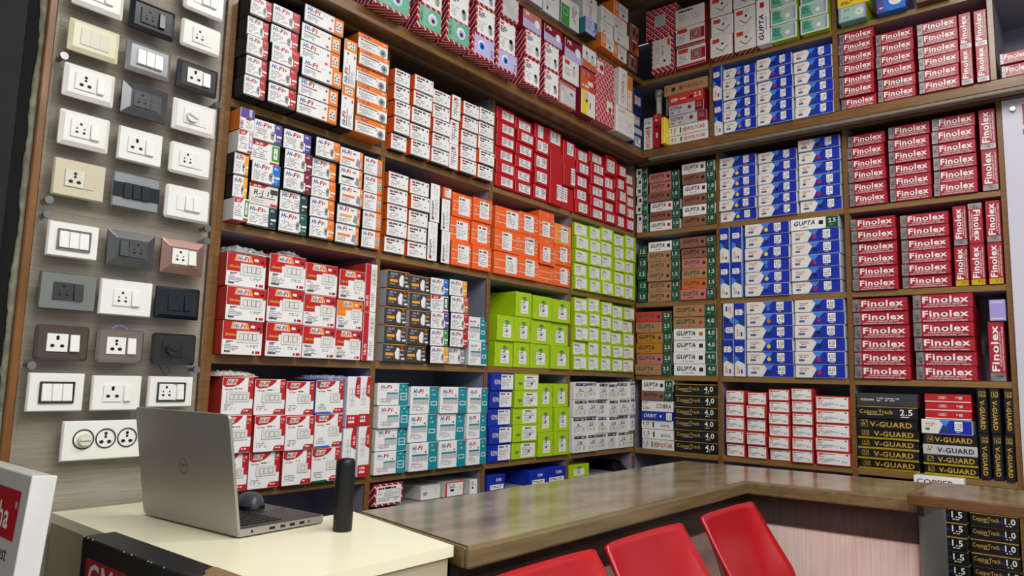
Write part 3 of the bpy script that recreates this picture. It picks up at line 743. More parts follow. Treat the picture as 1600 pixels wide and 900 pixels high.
# loft ledge over the left unit
fr = -.108
lb = bx(ul, 'loft_board', 'L', -3.05, fr - .0005, fr + .006, .298, 1.200, 1.24, woodd)
sub(lb, bx(None, 'edge_strip', 'L', -3.05, fr - .0005, fr, fr + .006, 1.197, 1.241, wood, .002))
sub(lb, bx(None, 'under_rail', 'L', -3.05, fr - .0005, -.035, -.006, 1.186, 1.1995, woodd, .002))
tb = bx(ul, 'loft_board', 'L', -3.05, fr - .0005, fr + .006, .298, 1.610, 1.635, woodd)
sub(tb, bx(None, 'edge_strip', 'L', -3.05, fr - .0005, fr, fr + .006, 1.608, 1.636, wood, .002))
bx(ul, 'cornice', 'L', -3.05, -.155, -.155, .298, 2.030, 2.06, woodd)
bx(ul, 'divider', 'L', -3.05, -3.03, .0, .298, 1.2405, 2.03, lami)

ur = shelving('brown-edged wall shelving along the right wall holding wire boxes')
RD = [-.001, -.4858, -1.104, -1.7036]
RZR = [.812, .425, .035, -.352, -.74]
for a0, a1 in zip(RD, RD[1:]):
    for z in RZR: shelf(ur, 'R', a1 + .0105, a0 - .0105, z)
for a in RD[1:]: divider(ur, 'R', a, -EYE, 1.198)
divider(ur, 'R', .012, -EYE, 1.198, .0, .002)
bx(ur, 'back_panel', 'R', -2.9, .298, .299, .321, -EYE, 2.03, lami)
lb = bx(ur, 'loft_board', 'R', -2.9, .298, fr + .006, .298, 1.199, 1.238, woodd)
sub(lb, bx(None, 'edge_strip', 'R', -2.9, fr, fr, fr + .006, 1.196, 1.239, wood, .002))
sub(lb, bx(None, 'light_channel', 'R', -2.9, fr - .03, fr + .004, fr + .05, 1.180, 1.1985, mat('brushed_channel', '#7E766A', 0.55, 0.2, noise=.2, scale=20), .003))
sub(lb, bx(None, 'under_rail', 'R', -2.9, -.04, -.035, -.006, 1.180, 1.1985, woodd, .002))
for a0, a1 in zip([.0, -.502, -1.104, -1.702], [-.502, -1.104, -1.702, -2.9]):
    shelf(ur, 'R', a1 + .0105, a0 - .0105, 1.630, fr)
for a in (-.502, -1.104, -1.702): divider(ur, 'R', a, 1.2395, 2.03, fr)
bx(ur, 'cornice', 'R', -2.9, -.155, -.155, .298, 2.030, 2.06, woodd)

# ------------------------------------------------------------------ cartons on the shelves
STACKS = [
    ('L','1',-2.407,-2.3338,0.8145,1.1249,0.065,0,None,[('hif','red','switch'),('hif','red','switch'),('hif','red','switch'),('hif','red','switch'),('hif','red','switch')],'red-ended'),
    ('L','1',-2.3297,-2.2297,0.8145,1.1322,0.065,0,None,[('hif','red','switch'),('hif','red','switch'),('hif','red','switch'),('hif','red','switch'),('hif','red','switch')],'red-ended'),
    ('L','1',-2.2203,-2.0652,0.8145,1.1799,0.065,0,None,[('soc',),('soc',),('soc',),('soc',),('soc',),('soc',)],'orange-ended'),
    ('L','1',-2.0607,-2.0046,0.8145,0.9636,0.065,-1,None,[('soc',)],'standing orange-ended'),
    ('L','1',-2.0579,-2.0001,0.9644,1.1278,0.065,-1,None,[('soc',)],'standing orange-ended'),
    ('L','1',-1.9943,-1.8603,0.8145,1.1747,0.065,0,None,[('otop',),('otop',),('otop',),('otop',),('otop',),('otop',)],'orange-topped'),
    ('L','1',-1.8007,-1.7233,0.8145,1.1225,0.035,0,None,[('wgm',),('wgm',),('wgm',),('wgm',),('wgm',)],'white'),
    ('L','1',-1.7128,-1.6141,0.8145,1.1274,0.035,0,None,[('wgm',),('wgm',),('wgm',),('wgm',),('wgm',)],'white'),
    ('L','1',-1.6025,-1.5073,0.8145,1.1089,0.035,0,None,[('wgm',),('wgm',),('wgm',),('wgm',),('wgm',)],'white'),
    ('L','1',-1.5025,-1.4516,0.8145,1.1166,0.035,0,None,[('wgmn',),('wgmn',),('wgmn',)],'narrow white'),
    ('L','1',-1.4422,-1.347,0.8145,1.1096,0.035,0,None,[('wgm',),('wgm',),('wgm',),('wgm',),('wgm',)],'white'),
    ('L','1',-1.3401,-1.2448,0.8145,1.118,0.035,0,None,[('wgm',),('wgm',),('wgm',),('wgm',),('wgm',)],'white'),
    ('L','1',-1.201,-1.076,0.8145,1.171,0.012,0,None,[('rgm',0.28,0.92,0.15,0.8),('rgm',0.28,0.92,0.15,0.8),('rgm',0.28,0.92,0.15,0.8),('rgm',0.28,0.92,0.15,0.8),('rgm',0.28,0.92,0.15,0.8),('rgm',0.28,0.92,0.15,0.8)],'red'),
    ('L','1',-1.0691,-0.9459,0.8145,1.1634,0.012,0,None,[('rgm',0.2,0.88,0.15,0.8),('rgm',0.2,0.88,0.15,0.8),('rgm',0.2,0.88,0.15,0.8),('rgm',0.2,0.88,0.15,0.8),('rgm',0.2,0.88,0.15,0.8),('rgm',0.2,0.88,0.15,0.8)],'red'),
    ('L','1',-0.9304,-0.824,0.8145,1.1757,0.012,0,None,[('rgm',0.1,0.85,0.15,0.85),('rgm',0.1,0.85,0.15,0.85),('rgm',0.1,0.85,0.15,0.85),('rgm',0.1,0.85,0.15,0.85),('rgm',0.2,0.6,0.1,0.9)],'red'),
    ('L','1',-0.8202,-0.7174,0.8145,1.1805,0.012,0,[3.7,1.6],[('rgm',0.55,0.95,0.1,0.4),('rgm',0.1,0.9,0.4,0.9)],'red'),
    ('L','1',-0.7094,-0.6069,0.8145,1.1556,0.012,0,None,[('rgm',0.08,0.5,0.3,0.95),('rgm',0.6,0.95,0.1,0.85),('rgm',0.3,0.85,0.4,0.95)],'red'),
    ('L','1',-0.6,-0.4792,0.8145,1.145,0.012,0,None,[('rgm',0.2,0.85,0.15,0.85),('rgm',0.2,0.85,0.15,0.85),('rgm',0.2,0.85,0.15,0.85),('rgm',0.2,0.85,0.15,0.85),('rgm',0.2,0.85,0.15,0.85)],'red'),
    ('L','1',-0.4719,-0.3411,0.8145,1.1629,0.012,0,None,[('rgm',0.2,0.85,0.12,0.85),('rgm',0.2,0.85,0.12,0.85),('rgm',0.2,0.85,0.12,0.85),('rgm',0.2,0.85,0.12,0.85),('rgm',0.2,0.85,0.12,0.85),('rgm',0.2,0.85,0.12,0.85)],'red'),
    ('L','1',-0.3318,-0.2258,0.8145,1.1754,0.012,0,[1,1,1,1.3,1.7],[('rgm',0.1,0.8,0.15,0.8),('rgm',0.1,0.8,0.15,0.8),('rgm',0.1,0.8,0.15,0.8),('rgm',0.1,0.8,0.15,0.8),('rgm',0.1,0.8,0.15,0.8)],'red'),
    ('L','1',-0.221,-0.1186,0.8145,1.1593,0.012,0,None,[('rgm',0.3,0.9,0.12,0.85),('rgm',0.3,0.9,0.12,0.85),('rgm',0.3,0.9,0.12,0.85),('rgm',0.3,0.9,0.12,0.85),('rgm',0.3,0.9,0.12,0.85)],'red'),
    ('L','1',-0.1152,-0.0364,0.8145,1.1313,0.012,0,None,[('rgm',0.1,0.9,0.12,0.85),('rgm',0.1,0.9,0.12,0.85),('rgm',0.1,0.9,0.12,0.85),('rgm',0.1,0.9,0.12,0.85),('rgm',0.1,0.9,0.12,0.85)],'red'),
    ('L','2',-2.407,-2.3581,0.436,0.7771,0.05,0,None,[('hcl','green'),('hif','amber','switch'),('hif','amber','switch'),('hcl','lilac'),('hif','purple','card')],'mixed'),
    ('L','2',-2.3423,-2.2419,0.436,0.768,0.03,0,None,[('hif','slate','plate'),('rj11',),('hif','blue','switch'),('hcl','green'),('hif','purple','switch')],'mixed'),
    ('L','2',-2.2343,-2.1307,0.436,0.7669,0.03,0,None,[('hif','pine','switch'),('hif','slate','plate'),('hif','maroon','switch'),('hif','maroon','switch'),('hif','purple','switch')],'mixed'),
    ('L','2',-2.1265,-2.0287,0.436,0.7672,0.03,0,None,[('hif','orange','switch'),('hif','orange','switch'),('hif','orange','switch'),('hif','orange','switch'),('hif','orange','switch')],'orange-edged'),
    ('L','2',-2.0173,-1.9177,0.436,0.767,0.025,0,None,[('hio','o'),('hio','a'),('hio','o'),('hio','k'),('hio','o')],'orange-edged'),
    ('L','2',-1.9094,-1.8247,0.436,0.7618,0.025,0,None,[('hif','orange','socket'),('hif','orange','socket'),('hif','orange','socket'),('hif','orange','socket'),('hif','orange','socket')],'orange-edged'),
    ('L','2',-1.7983,-1.7008,0.436,0.7349,0.02,0,None,[('wgm',),('wgm',),('wgm',),('wgm',),('wgm',)],'white'),
    ('L','2',-1.6907,-1.5928,0.436,0.7327,0.02,0,None,[('wgm',),('wgm',),('wgm',),('wgm',),('wgm',)],'white'),
    ('L','2',-1.5878,-1.5358,0.436,0.7377,0.02,0,None,[('wgmv',),('wgmv',)],'standing white'),
    ('L','2',-1.5185,-1.4697,0.436,0.7381,0.02,0,[2.3,2.3,0.8],[('wgmv',),('wgmv',),('ogm',0.2,0.9,0.1,0.9)],'standing white'),
    ('L','2',-1.4599,-1.3456,0.436,0.7326,0.015,0,None,[('ogm',0.3,0.9,0.12,0.88),('ogm',0.3,0.9,0.12,0.88),('ogm',0.3,0.9,0.12,0.88)],'orange'),
    ('L','2',-1.3418,-1.225,0.436,0.7355,0.015,0,None,[('ogm',0.3,0.82,0.15,0.88),('ogm',0.3,0.82,0.15,0.88),('ogm',0.3,0.82,0.15,0.88)],'orange'),
    ('L','2',-1.201,-1.0356,0.436,0.7297,0.015,0,None,[('ogm',0.45,0.92,0.12,0.9),('ogm',0.28,0.68,0.1,0.9),('ogm',0.42,0.92,0.12,0.9)],'orange'),
    ('L','2',-1.0311,-0.8923,0.436,0.7393,0.015,0,None,[('ogm',0.3,0.8,0.15,0.9),('ogm',0.3,0.8,0.12,0.88),('ogm',0.22,0.75,0.15,0.9)],'orange'),
    ('L','2',-0.8874,-0.7693,0.436,0.7711,0.015,0,[1,1.1,1.9],[('ogm',0,0,0,0),('ogm',0.15,0.65,0.15,0.9),('ogm',0.2,0.7,0.25,0.7)],'orange'),
    ('L','2',-0.7642,-0.6297,0.436,0.7326,0.015,0,None,[('ogm',0.4,0.85,0.12,0.9),('ogm',0.3,0.75,0.2,0.9),('ogl',0.35,0.8,0.15,0.9)],'orange'),
    ('L','2',-0.5967,-0.4734,0.436,0.7687,0.012,0,None,[('lim',0.84),('lim',0.84),('lim',0.84),('lim',0.84),('lim',0.84)],'lime'),
    ('L','2',-0.4676,-0.3554,0.436,0.7724,0.012,0,None,[('lim',0.84),('lim',0.84),('lim',0.84),('lim',0.84),('lim',0.84)],'lime'),
    ('L','2',-0.3509,-0.2361,0.436,0.7869,0.012,0,None,[('lim',0.84),('lim',0.84),('lim',0.84),('lim',0.84),('lim',0.84)],'lime'),
    ('L','2',-0.2313,-0.1274,0.436,0.7756,0.012,0,None,[('lim',0.9),('lim',0.9),('lim',0.9),('lim',0.9),('lim',0.9)],'lime'),
    ('L','2',-0.1207,-0.012,0.436,0.7838,0.012,0,None,[('lim',0.75),('lim',0.75),('lim',0.75),('lim',0.75),('lim',0.75)],'lime'),
    ('L','3',-2.407,-2.2777,0.0464,0.3436,0.05,0,None,[('hpl',4,'red'),('hpl',4,'red'),('hpl',4,'red')],'red-topped'),
    ('L','3',-2.2687,-2.1389,0.0464,0.36,0.04,0,None,[('hpl',3,'red'),('hpl',3,'red'),('hpl',3,'red')],'red-topped'),
    ('L','3',-2.1281,-2.0013,0.0464,0.3537,0.03,0,None,[('hpl',1,'red'),('hpl',2,'red'),('hpl',2,'red')],'red-topped'),
    ('L','3',-1.9957,-1.8866,0.0464,0.3485,0.025,0,None,[('hpl',1,'red'),('hpl',1,'orange'),('hpl',1,'red')],'red-topped'),
    ('L','3',-1.8791,-1.8247,0.0464,0.3842,0.02,0,None,[('hplv',),('hplv',)],'standing red-topped'),
    ('L','3',-1.7881,-1.6825,0.0464,0.3751,0.02,0,None,[('hgr',),('hgr',),('hgr',),('hgr',),('hgr',)],'charcoal'),
    ('L','3',-1.6763,-1.5684,0.0464,0.372,0.02,0,None,[('hgr',),('hgr',),('hgr',),('hgr',),('hgr',)],'charcoal'),
    ('L','3',-1.5585,-1.4607,0.0464,0.3753,0.015,0,None,[('hif','amber','switch'),('hif','green','switch'),('hif','purple','switch'),('hcl','pine'),('hif','blue','switch')],'mixed'),
    ('L','3',-1.451,-1.349,0.0464,0.3823,0.015,0,None,[('hif','grey','switch'),('hif','red','switch'),('hif','red','switch'),('hif','rust','switch'),('hif','amber','switch')],'mixed'),
    ('L','3',-1.3361,-1.225,0.0464,0.2441,0.01,0,None,[('tea','d'),('tea','d')],'teal'),
    ('L','3',-1.1649,-1.043,0.0464,0.2652,0.01,0,None,[('lbg',),('lbg',)],'large lime'),
    ('L','3',-1.0397,-0.9284,0.0464,0.3776,0.01,0,None,[('lbg',),('lbg',),('lbg',)],'large lime'),
    ('L','3',-0.9226,-0.7802,0.0464,0.3738,0.01,0,None,[('lbg',),('lbg',),('lbg',)],'large lime'),
    ('L','3',-0.7753,-0.6297,0.0464,0.3712,0.01,0,None,[('lbg',),('lbg',),('lbg',)],'large lime'),
    ('L','3',-0.5933,-0.4689,0.0464,0.3982,0.012,0,None,[('lim',0.86),('lim',0.86),('lim',0.86),('lim',0.86),('lim',0.86)],'lime'),
    ('L','3',-0.4632,-0.3599,0.0464,0.4083,0.012,0,None,[('lim',0.86),('lim',0.86),('lim',0.86),('lim',0.86),('lim',0.86)],'lime'),
    ('L','3',-0.3539,-0.2503,0.0464,0.3996,0.012,0,None,[('lim',0.86),('lim',0.86),('lim',0.86),('lim',0.86),('lim',0.86)],'lime'),
    ('L','3',-0.2441,-0.1421,0.0464,0.3925,0.012,0,None,[('lim',0.95),('lim',0.95),('lim',0.95),('lim',0.95),('lim',0.95)],'lime'),
    ('L','3',-0.1356,-0.029,0.0464,0.3914,0.012,0,None,[('lim',0.95),('lim',0.95),('lim',0.95),('lim',0.95),('lim',0.95)],'lime'),
    ('L','4',-2.3861,-2.2848,-0.345,-0.0171,0.03,0,None,[('hcp',4,'red'),('hcp',4,'red'),('hcp',4,'red')],'plate'),
    ('L','4',-2.2825,-2.176,-0.345,-0.0208,0.03,0,None,[('hcp',3,'red'),('hcp',3,'red'),('hcp',3,'red')],'plate'),
    ('L','4',-2.1722,-2.0669,-0.345,-0.0264,0.03,0,None,[('hcp',1,'red'),('hcp',2,'red'),('hcp',2,'red')],'plate'),
    ('L','4',-2.0638,-1.9523,-0.345,-0.0221,0.03,0,None,[('hcp',1,'pine'),('hcp',1,'blue'),('hcp',1,'blue')],'plate'),
    ('L','4',-1.9442,-1.8878,-0.345,-0.0076,0.03,0,None,[('hcv',),('hcv',)],'standing plate'),
    ('L','4',-1.8764,-1.8247,-0.345,-0.0056,0.02,0,None,[('hcv',),('hcv',)],'standing plate'),
    ('L','4',-1.8007,-1.6536,-0.345,-0.0275,0.02,0,None,[('tea','w'),('tea','w'),('tea','w'),('tea','w')],'teal'),
    ('L','4',-1.6482,-1.5029,-0.345,-0.0383,0.02,0,None,[('tea','t'),('tea','t'),('tea','t')],'teal'),
    ('L','4',-1.4944,-1.3456,-0.345,-0.039,0.02,0,None,[('tea','t'),('tea','t'),('tea','t')],'teal'),
    ('L','4',-1.3419,-1.225,-0.345,-0.0411,0.02,0,None,[('tea','t'),('tea','t'),('tea','t')],'teal'),
    ('L','4',-1.201,-1.0552,-0.345,0.02,0.015,0,None,[('rom',),('rom',),('rom',),('rom',),('rom',)],'indigo'),
    ('L','4',-1.0467,-0.8771,-0.345,0.02,0.015,0,None,[('lmw',),('lmw',),('lmw',),('lmw',),('lmw',)],'wide lime'),
    ('L','4',-0.8674,-0.7559,-0.345,-0.0205,0.012,0,None,[('lbg',),('lbg',),('lbg',)],'square lime'),
    ('L','4',-0.7485,-0.6297,-0.345,-0.0195,0.012,0,None,[('lbg',),('lbg',),('lbg',)],'square lime'),
    ('L','4',-0.5962,-0.4795,-0.345,-0.011,0.01,0,None,[('han','18/1',0),('han','6/1',1),('han','10/1',2),('han','6/1',0)],'handwritten'),
    ('L','4',-0.4767,-0.3799,-0.345,-0.0081,0.01,0,None,[('han','20/1',1),('han','25/1',2),('han','20/1',0),('han','6/1',1)],'handwritten'),
    ('L','4',-0.377,-0.2881,-0.345,-0.0116,0.01,0,None,[('han','20/2',2),('han','8/2',0),('han','18/2',1),('han','32/1',2)],'handwritten'),
    ('L','4',-0.285,-0.191,-0.345,-0.0138,0.01,0,None,[('han','30/2',0),('han','18/2',1),('han','16/2',2),('han','4/2',0)],'handwritten'),
    ('L','4',-0.1878,-0.0734,-0.345,-0.0077,0.01,0,None,[('han','32/2',1),('han','32/2',2),('han','6/2',0),('han','10/2',1)],'handwritten'),
    ('L','4',-0.0701,-0.012,-0.345,-0.003,0.01,0,None,[('han','12/1',2),('han','6/2',0),('han','25/2',1),('han','20/2',2)],'handwritten'),
    ('L','5',-1.7795,-1.6442,-0.4569,-0.3801,-0.01,0,None,[('gmr',)],'red and white'),
    ('L','5',-1.5276,-1.4236,-0.4648,-0.4106,-0.03,0,None,[('plainw',)],'plain white'),
    ('L','5',-1.4145,-1.3059,-0.4645,-0.4057,-0.02,0,None,[('gmw','red')],'red-rimmed white'),
    ('L','5',-1.2721,-1.225,-0.4673,-0.4076,-0.02,0,None,[('gmw','white')],'flapped white'),
    ('L','5',-1.1698,-1.0538,-0.464,-0.4013,-0.01,0,None,[('rom2',)],'blue'),
    ('L','5',-0.9128,-0.7892,-0.4648,-0.4021,0.0,0,None,[('rom2',)],'blue'),
    ('L','5',-0.7842,-0.6297,-0.4669,-0.398,0.0,0,None,[('rom2',)],'blue'),
    ('L','K',-2.0203,-1.8564,1.24,1.3357,0.16,0,None,[('tap','green')],'green'),
    ('L','K',-1.8197,-1.6933,1.24,1.3349,0.16,0,None,[('tap','green')],'green'),
    ('L','K',-1.6749,-1.5454,1.24,1.3389,0.16,0,None,[('tap','green')],'green'),
    ('L','K',-1.5344,-1.3989,1.24,1.3338,0.16,0,None,[('tap','lilac')],'lilac'),
    ('L','K',-1.389,-1.2537,1.24,1.327,0.16,0,None,[('tap','lilac')],'lilac'),
    ('L','K',-2.0006,-1.845,1.3365,1.4744,0.15,0,None,[('cam',)],'camera'),
    ('L','K',-1.7999,-1.6875,1.3357,1.4607,0.15,0,None,[('cam',)],'camera'),
    ('L','K',-1.6611,-1.5428,1.3397,1.4665,0.15,0,None,[('cam',)],'camera'),
    ('L','K',-1.5119,-1.3941,1.3346,1.4609,0.15,0,None,[('cam',)],'camera'),
    ('L','K',-1.5126,-1.3953,1.4617,1.5715,0.15,0,None,[('cam',)],'camera'),
    ('L','K',-1.3592,-1.2462,1.3278,1.4716,0.15,0,None,[('cam',)],'camera'),
    ('L','K',-1.3611,-1.2445,1.4724,1.579,0.15,0,None,[('glossw',)],'glossy white'),
    ('L','K',-1.2023,-1.0887,1.24,1.4831,0.15,0,None,[('cam',),('cam',)],'camera'),
    ('L','K',-1.2164,-1.0881,1.4839,1.565,0.15,0,None,[('mar','pink')],'pink-topped'),
    ('L','K',-1.0574,-0.9461,1.24,1.4828,0.15,0,None,[('cam',),('cam',)],'camera'),
    ('L','K',-1.0623,-0.9265,1.4836,1.5641,0.15,0,None,[('mar','maroon')],'maroon-topped'),
    ('L','K',-0.9272,-0.7956,1.24,1.4632,0.15,0,None,[('clr',),('wcam',)],'white'),
    ('L','K',-0.9092,-0.7698,1.464,1.5587,0.15,0,None,[('mar','maroon')],'maroon-topped'),
    ('L','K',-0.7695,-0.65,1.24,1.5747,0.15,0,[1.1,1,0.95],[('yel',),('rob',),('wob',)],'mixed'),
    ('L','K',-0.6426,-0.4791,1.24,1.5699,0.15,0,None,[('dia',0),('dia',1)],'red-patterned'),
    ('L','K',-0.4624,-0.2822,1.24,1.3788,0.15,0,None,[('con',)],'large white'),
    ('L','K',-0.4342,-0.3553,1.3796,1.5846,0.15,0,None,[('conv',)],'standing white'),
    ('L','K',-0.3473,-0.2755,1.3796,1.5809,0.15,0,None,[('conv2',)],'standing orange'),
    ('L','K',-0.2044,-0.11,1.24,1.5694,0.11,0,None,[('blu',0),('blu',1),('blu',1)],'navy blue'),
    ('L','T',-1.1666,-1.0575,1.635,1.7388,0.13,0,None,[('plainp',)],'plain white'),
    ('L','T',-1.0433,-0.9172,1.635,1.7553,0.13,0,None,[('plainp',)],'plain white'),
    ('L','T',-0.9097,-0.7629,1.635,1.7728,0.13,0,None,[('grw',)],'green and white'),
    ('L','T',-0.7626,-0.6594,1.635,1.7176,0.16,0,None,[('teal',)],'teal'),
    ('L','T',-0.7216,-0.5964,1.7184,1.8738,0.13,0,None,[('conv',)],'tall white'),
    ('L','T',-0.5961,-0.4804,1.635,1.8493,0.145,0,None,[('owh',),('plainp',),('plainp',)],'white and orange'),
    ('L','T',-0.4712,-0.3302,1.635,1.9376,0.145,0,None,[('owh',),('plainp',),('plainp',),('owh',)],'white and orange'),
    ('L','T',-0.2963,-0.2038,1.635,1.8878,0.13,0,None,[('brn',0),('brn',1),('brn',0)],'brown printed'),
    ('R','K',-0.1143,-0.17,1.238,1.4125,0.115,1,None,[('pol','1.0')],'standing'),
    ('R','K',-0.1763,-0.2208,1.238,1.421,0.115,1,None,[('finp','1.0')],'standing'),
    ('R','K',-0.2415,-0.2659,1.238,1.3803,0.15,0,None,[('plain','yellow')],'standing'),
    ('R','K',-0.2662,-0.4819,1.238,1.28,0.115,0,None,[('pol','4.0')],'mixed'),
    ('R','K',-0.2662,-0.4822,1.2808,1.3319,0.115,0,None,[('pol','2.5')],'mixed'),
    ('R','K',-0.2663,-0.4805,1.3327,1.3888,0.115,0,None,[('son',)],'mixed'),
    ('R','K',-0.2709,-0.4688,1.3896,1.4447,0.115,0,None,[('son',)],'mixed'),
    ('R','K',-0.2633,-0.4571,1.4455,1.5065,0.115,0,None,[('gmr2','2.5')],'mixed'),
    ('R','K',-0.2378,-0.4841,1.5073,1.5688,0.115,0,None,[('hav',)],'mixed'),
    ('R','K',-0.514,-0.5625,1.238,1.6,0.115,-1,None,[('anc','1.00','k'),('anc','1.00','k')],'standing blue'),
    ('R','K',-0.568,-0.7355,1.238,1.5701,0.115,0,None,[('anc','1.00','o'),('anc','1.00','o'),('anc','1.00','g'),('anc','1.00','k'),('anc','1.00','y'),('anc','1.00','o')],'blue'),
    ('R','K',-0.7407,-0.9107,1.238,1.5748,0.115,0,None,[('anc','1.00','r'),('anc','1.00','g'),('anc','1.00','g'),('anc','1.00','r'),('anc','1.00','r'),('anc','1.00','k')],'blue'),
    ('R','K',-0.9191,-1.092,1.238,1.5644,0.115,0,None,[('anc','1.00','g'),('anc','1.00','g'),('anc','1.00','g'),('anc','1.00','g'),('anc','1.00','g'),('anc','1.00','g')],'blue'),
    ('R','K',-1.1192,-1.2662,1.238,1.6,0.115,0,None,[('fin','1.0',0),('fin','1.0',0),('fin','1.0',0),('fin','1.0',0),('fin','1.0',0),('fin','1.0',0),('fin','1.0',0)],'crimson'),
    ('R','K',-1.2741,-1.4235,1.238,1.5519,0.115,0,None,[('fin','1.0',0),('fin','1.0',0),('fin','1.0',0),('fin','1.0',0),('fin','1.0',0),('fin','1.0',0)],'crimson'),
    ('R','K',-1.4376,-1.5879,1.238,1.5489,0.115,0,None,[('fin','1.0',0),('fin','1.0',0),('fin','1.0',0),('fin','1.0',0),('fin','1.0',0),('fin','1.0',0)],'crimson'),
    ('R','K',-1.5929,-1.6382,1.238,1.5529,0.115,-1,None,[('fin','1.0',0),('fin','1.0',0)],'standing crimson'),
    ('R','K',-1.6437,-1.69,1.238,1.5497,0.115,-1,None,[('fin','1.0',0),('fin','1.0',0)],'standing crimson'),
    ('R','K',-1.7264,-1.8193,1.238,1.3378,0.115,0,[1,0.9],[('fin','1.0',1),('fin','1.0',1)],'far crimson'),
    ('R','T',-0.1834,-0.3151,1.63,1.834,0.15,0,None,[('rwf',)],'red and white'),
    ('R','T',-0.1413,-0.3255,1.8348,2.0045,0.15,0,None,[('dia',2)],'red patterned'),
    ('R','T',-0.3258,-0.49,1.63,1.9464,0.15,0,None,[('rwb',),('rwb',),('rww',)],'red and white'),
    ('R','T',-0.5187,-0.6367,1.63,1.955,0.15,0,None,[('dow',),('dow',),('dow',)],'downlight'),
    ('R','T',-0.6434,-0.7539,1.63,1.8564,0.15,0,None,[('dow',),('dow',)],'downlight'),
    ('R','T',-0.6408,-0.7548,1.8572,1.9652,0.15,0,None,[('dow',)],'downlight'),
    ('R','T',-0.76,-0.8236,1.63,1.9441,0.15,-1,None,[('gup','w','2.5','r')],'standing'),
    ('R','T',-0.8239,-0.95,1.63,1.8702,0.15,0,None,[('grn',),('grn',),('grn',)],'green'),
    ('R','T',-0.9615,-1.0901,1.63,1.8448,0.15,0,None,[('grn',),('grn',),('grn',)],'green'),
    ('R','T',-1.1311,-1.2475,1.63,1.701,0.15,0,None,[('grn2',)],'pale green'),
    ('R','T',-1.1321,-1.2702,1.7018,1.7867,0.15,0,None,[('yel2',)],'yellow'),
    ('R','T',-1.2893,-1.4064,1.63,1.7398,0.15,0,None,[('syl',)],'blue'),
    ('R','T',-1.4418,-1.5614,1.63,1.7006,0.15,0,None,[('plain','brown')],'brown'),
    ('R','1',-0.012,-0.084,0.812,1.1749,0.006,0,None,[('gue','1.0','w'),('gue','1.0','b'),('gue','1.0','k'),('gue','1.0','k'),('gue','1.0','g'),('gue','1.0','b'),('gue','1.0','k')],'narrow green-ended'),
    ('R','1',-0.0928,-0.2742,0.812,1.1306,0.006,0,None,[('gup','w','1.0','r'),('gup','t','1.0','k'),('gup','w','1.0','r'),('gup','t','1.0','k'),('gup','p','1.0','k'),('gup','p','1.0','k')],'green-ended'),
    ('R','1',-0.2898,-0.4738,0.812,1.1526,0.006,0,None,[('gup','t','1.0','k'),('gup','w','1.0','g'),('gup','t','1.0','k'),('gup','w','1.0','k'),('gup','t','1.0','k'),('gup','w','1.0','g')],'green-ended'),
    ('R','1',-0.4978,-0.6885,0.812,1.1493,0.006,0,None,[('anc','1.50','y'),('anc','1.50','y'),('anc','1.50','y'),('anc','1.50','y'),('anc','1.50','y'),('anc','1.50','b')],'blue'),
    ('R','1',-0.6982,-0.886,0.812,1.1416,0.006,0,None,[('anc','1.50','b'),('anc','1.50','b'),('anc','1.50','k'),('anc','1.50','b'),('anc','1.50','b'),('anc','1.50','b')],'blue'),
    ('R','1',-0.895,-1.084,0.812,1.1659,0.006,0,None,[('anc','1.50','k'),('anc','1.50','r'),('anc','1.50','r'),('anc','1.50','k'),('anc','1.50','r'),('anc','1.50','k')],'blue'),
    ('R','1',-1.116,-1.2739,0.812,1.1457,0.006,0,None,[('fin','1.5',0),('fin','1.5',0),('fin','1.5',0),('fin','1.5',0),('fin','1.5',0),('fin','1.5',0)],'crimson'),
    ('R','1',-1.2878,-1.4518,0.812,1.1523,0.006,0,None,[('fin','1.5',0),('fin','1.5',0),('fin','1.5',0),('fin','1.5',0),('fin','1.5',0),('fin','1.5',0)],'crimson'),
    ('R','1',-1.4579,-1.6182,0.812,1.1555,0.006,0,None,[('fin','1.5',0),('fin','1.5',0),('fin','1.5',0),('fin','1.5',0),('fin','1.5',0),('fin','1.5',0)],'crimson'),
    ('R','1',-1.63,-1.689,0.812,1.1582,0.006,-1,None,[('fin','1.5',0),('fin','1.5',0)],'standing crimson'),
    ('R','2',-0.0234,-0.0773,0.425,0.7352,0.006,0,None,[('gue2','1.5'),('gue2','1.5'),('gue2','1.5'),('gue2','1.5'),('gue2','1.5')],'narrow green'),
    ('R','2',-0.0822,-0.2729,0.425,0.7518,0.006,0,None,[('gup','c','1.5','k'),('gup','c','1.5','k'),('gup','c','1.5','k'),('gup','c','1.5','k'),('gup','c','1.5','k'),('gup','w','1.5','k')],'green-ended'),
    ('R','2',-0.2793,-0.4738,0.425,0.7537,0.006,0,None,[('gup','p','1.5','k'),('gup','o','1.5','k'),('gup','c','1.5','k'),('gup','p','1.5','k'),('gup','t','1.5','k'),('gup','t','1.5','k')],'green-ended'),
    ('R','2',-0.4978,-0.551,0.425,0.785,0.006,-1,None,[('anc','2.50','g'),('anc','2.50','g')],'standing blue'),
    ('R','2',-0.5585,-0.615,0.425,0.785,0.006,-1,None,[('anc','2.50','g'),('anc','2.50','g')],'standing blue'),
    ('R','2',-0.6247,-0.8436,0.425,0.785,0.006,0,None,[('anc','2.50','b'),('anc','2.50','y'),('anc','2.50','B'),('anc','2.50','y'),('anc','2.50','b'),('anc','2.50','y')],'blue'),
    ('R','2',-0.8526,-1.0713,0.425,0.785,0.006,0,[1,1,1,1,1,0.92],[('anc','2.50','r'),('anc','2.50','k'),('anc','2.50','r'),('anc','2.50','k'),('anc','2.50','r'),('gup','w','2.5','k')],'blue'),
    ('R','2',-1.1187,-1.3053,0.425,0.7545,0.006,0,None,[('fin','2.5',0),('fin','2.5',0),('fin','2.5',0),('fin','2.5',0),('fin','2.5',0),('fin','2.5',0)],'crimson'),
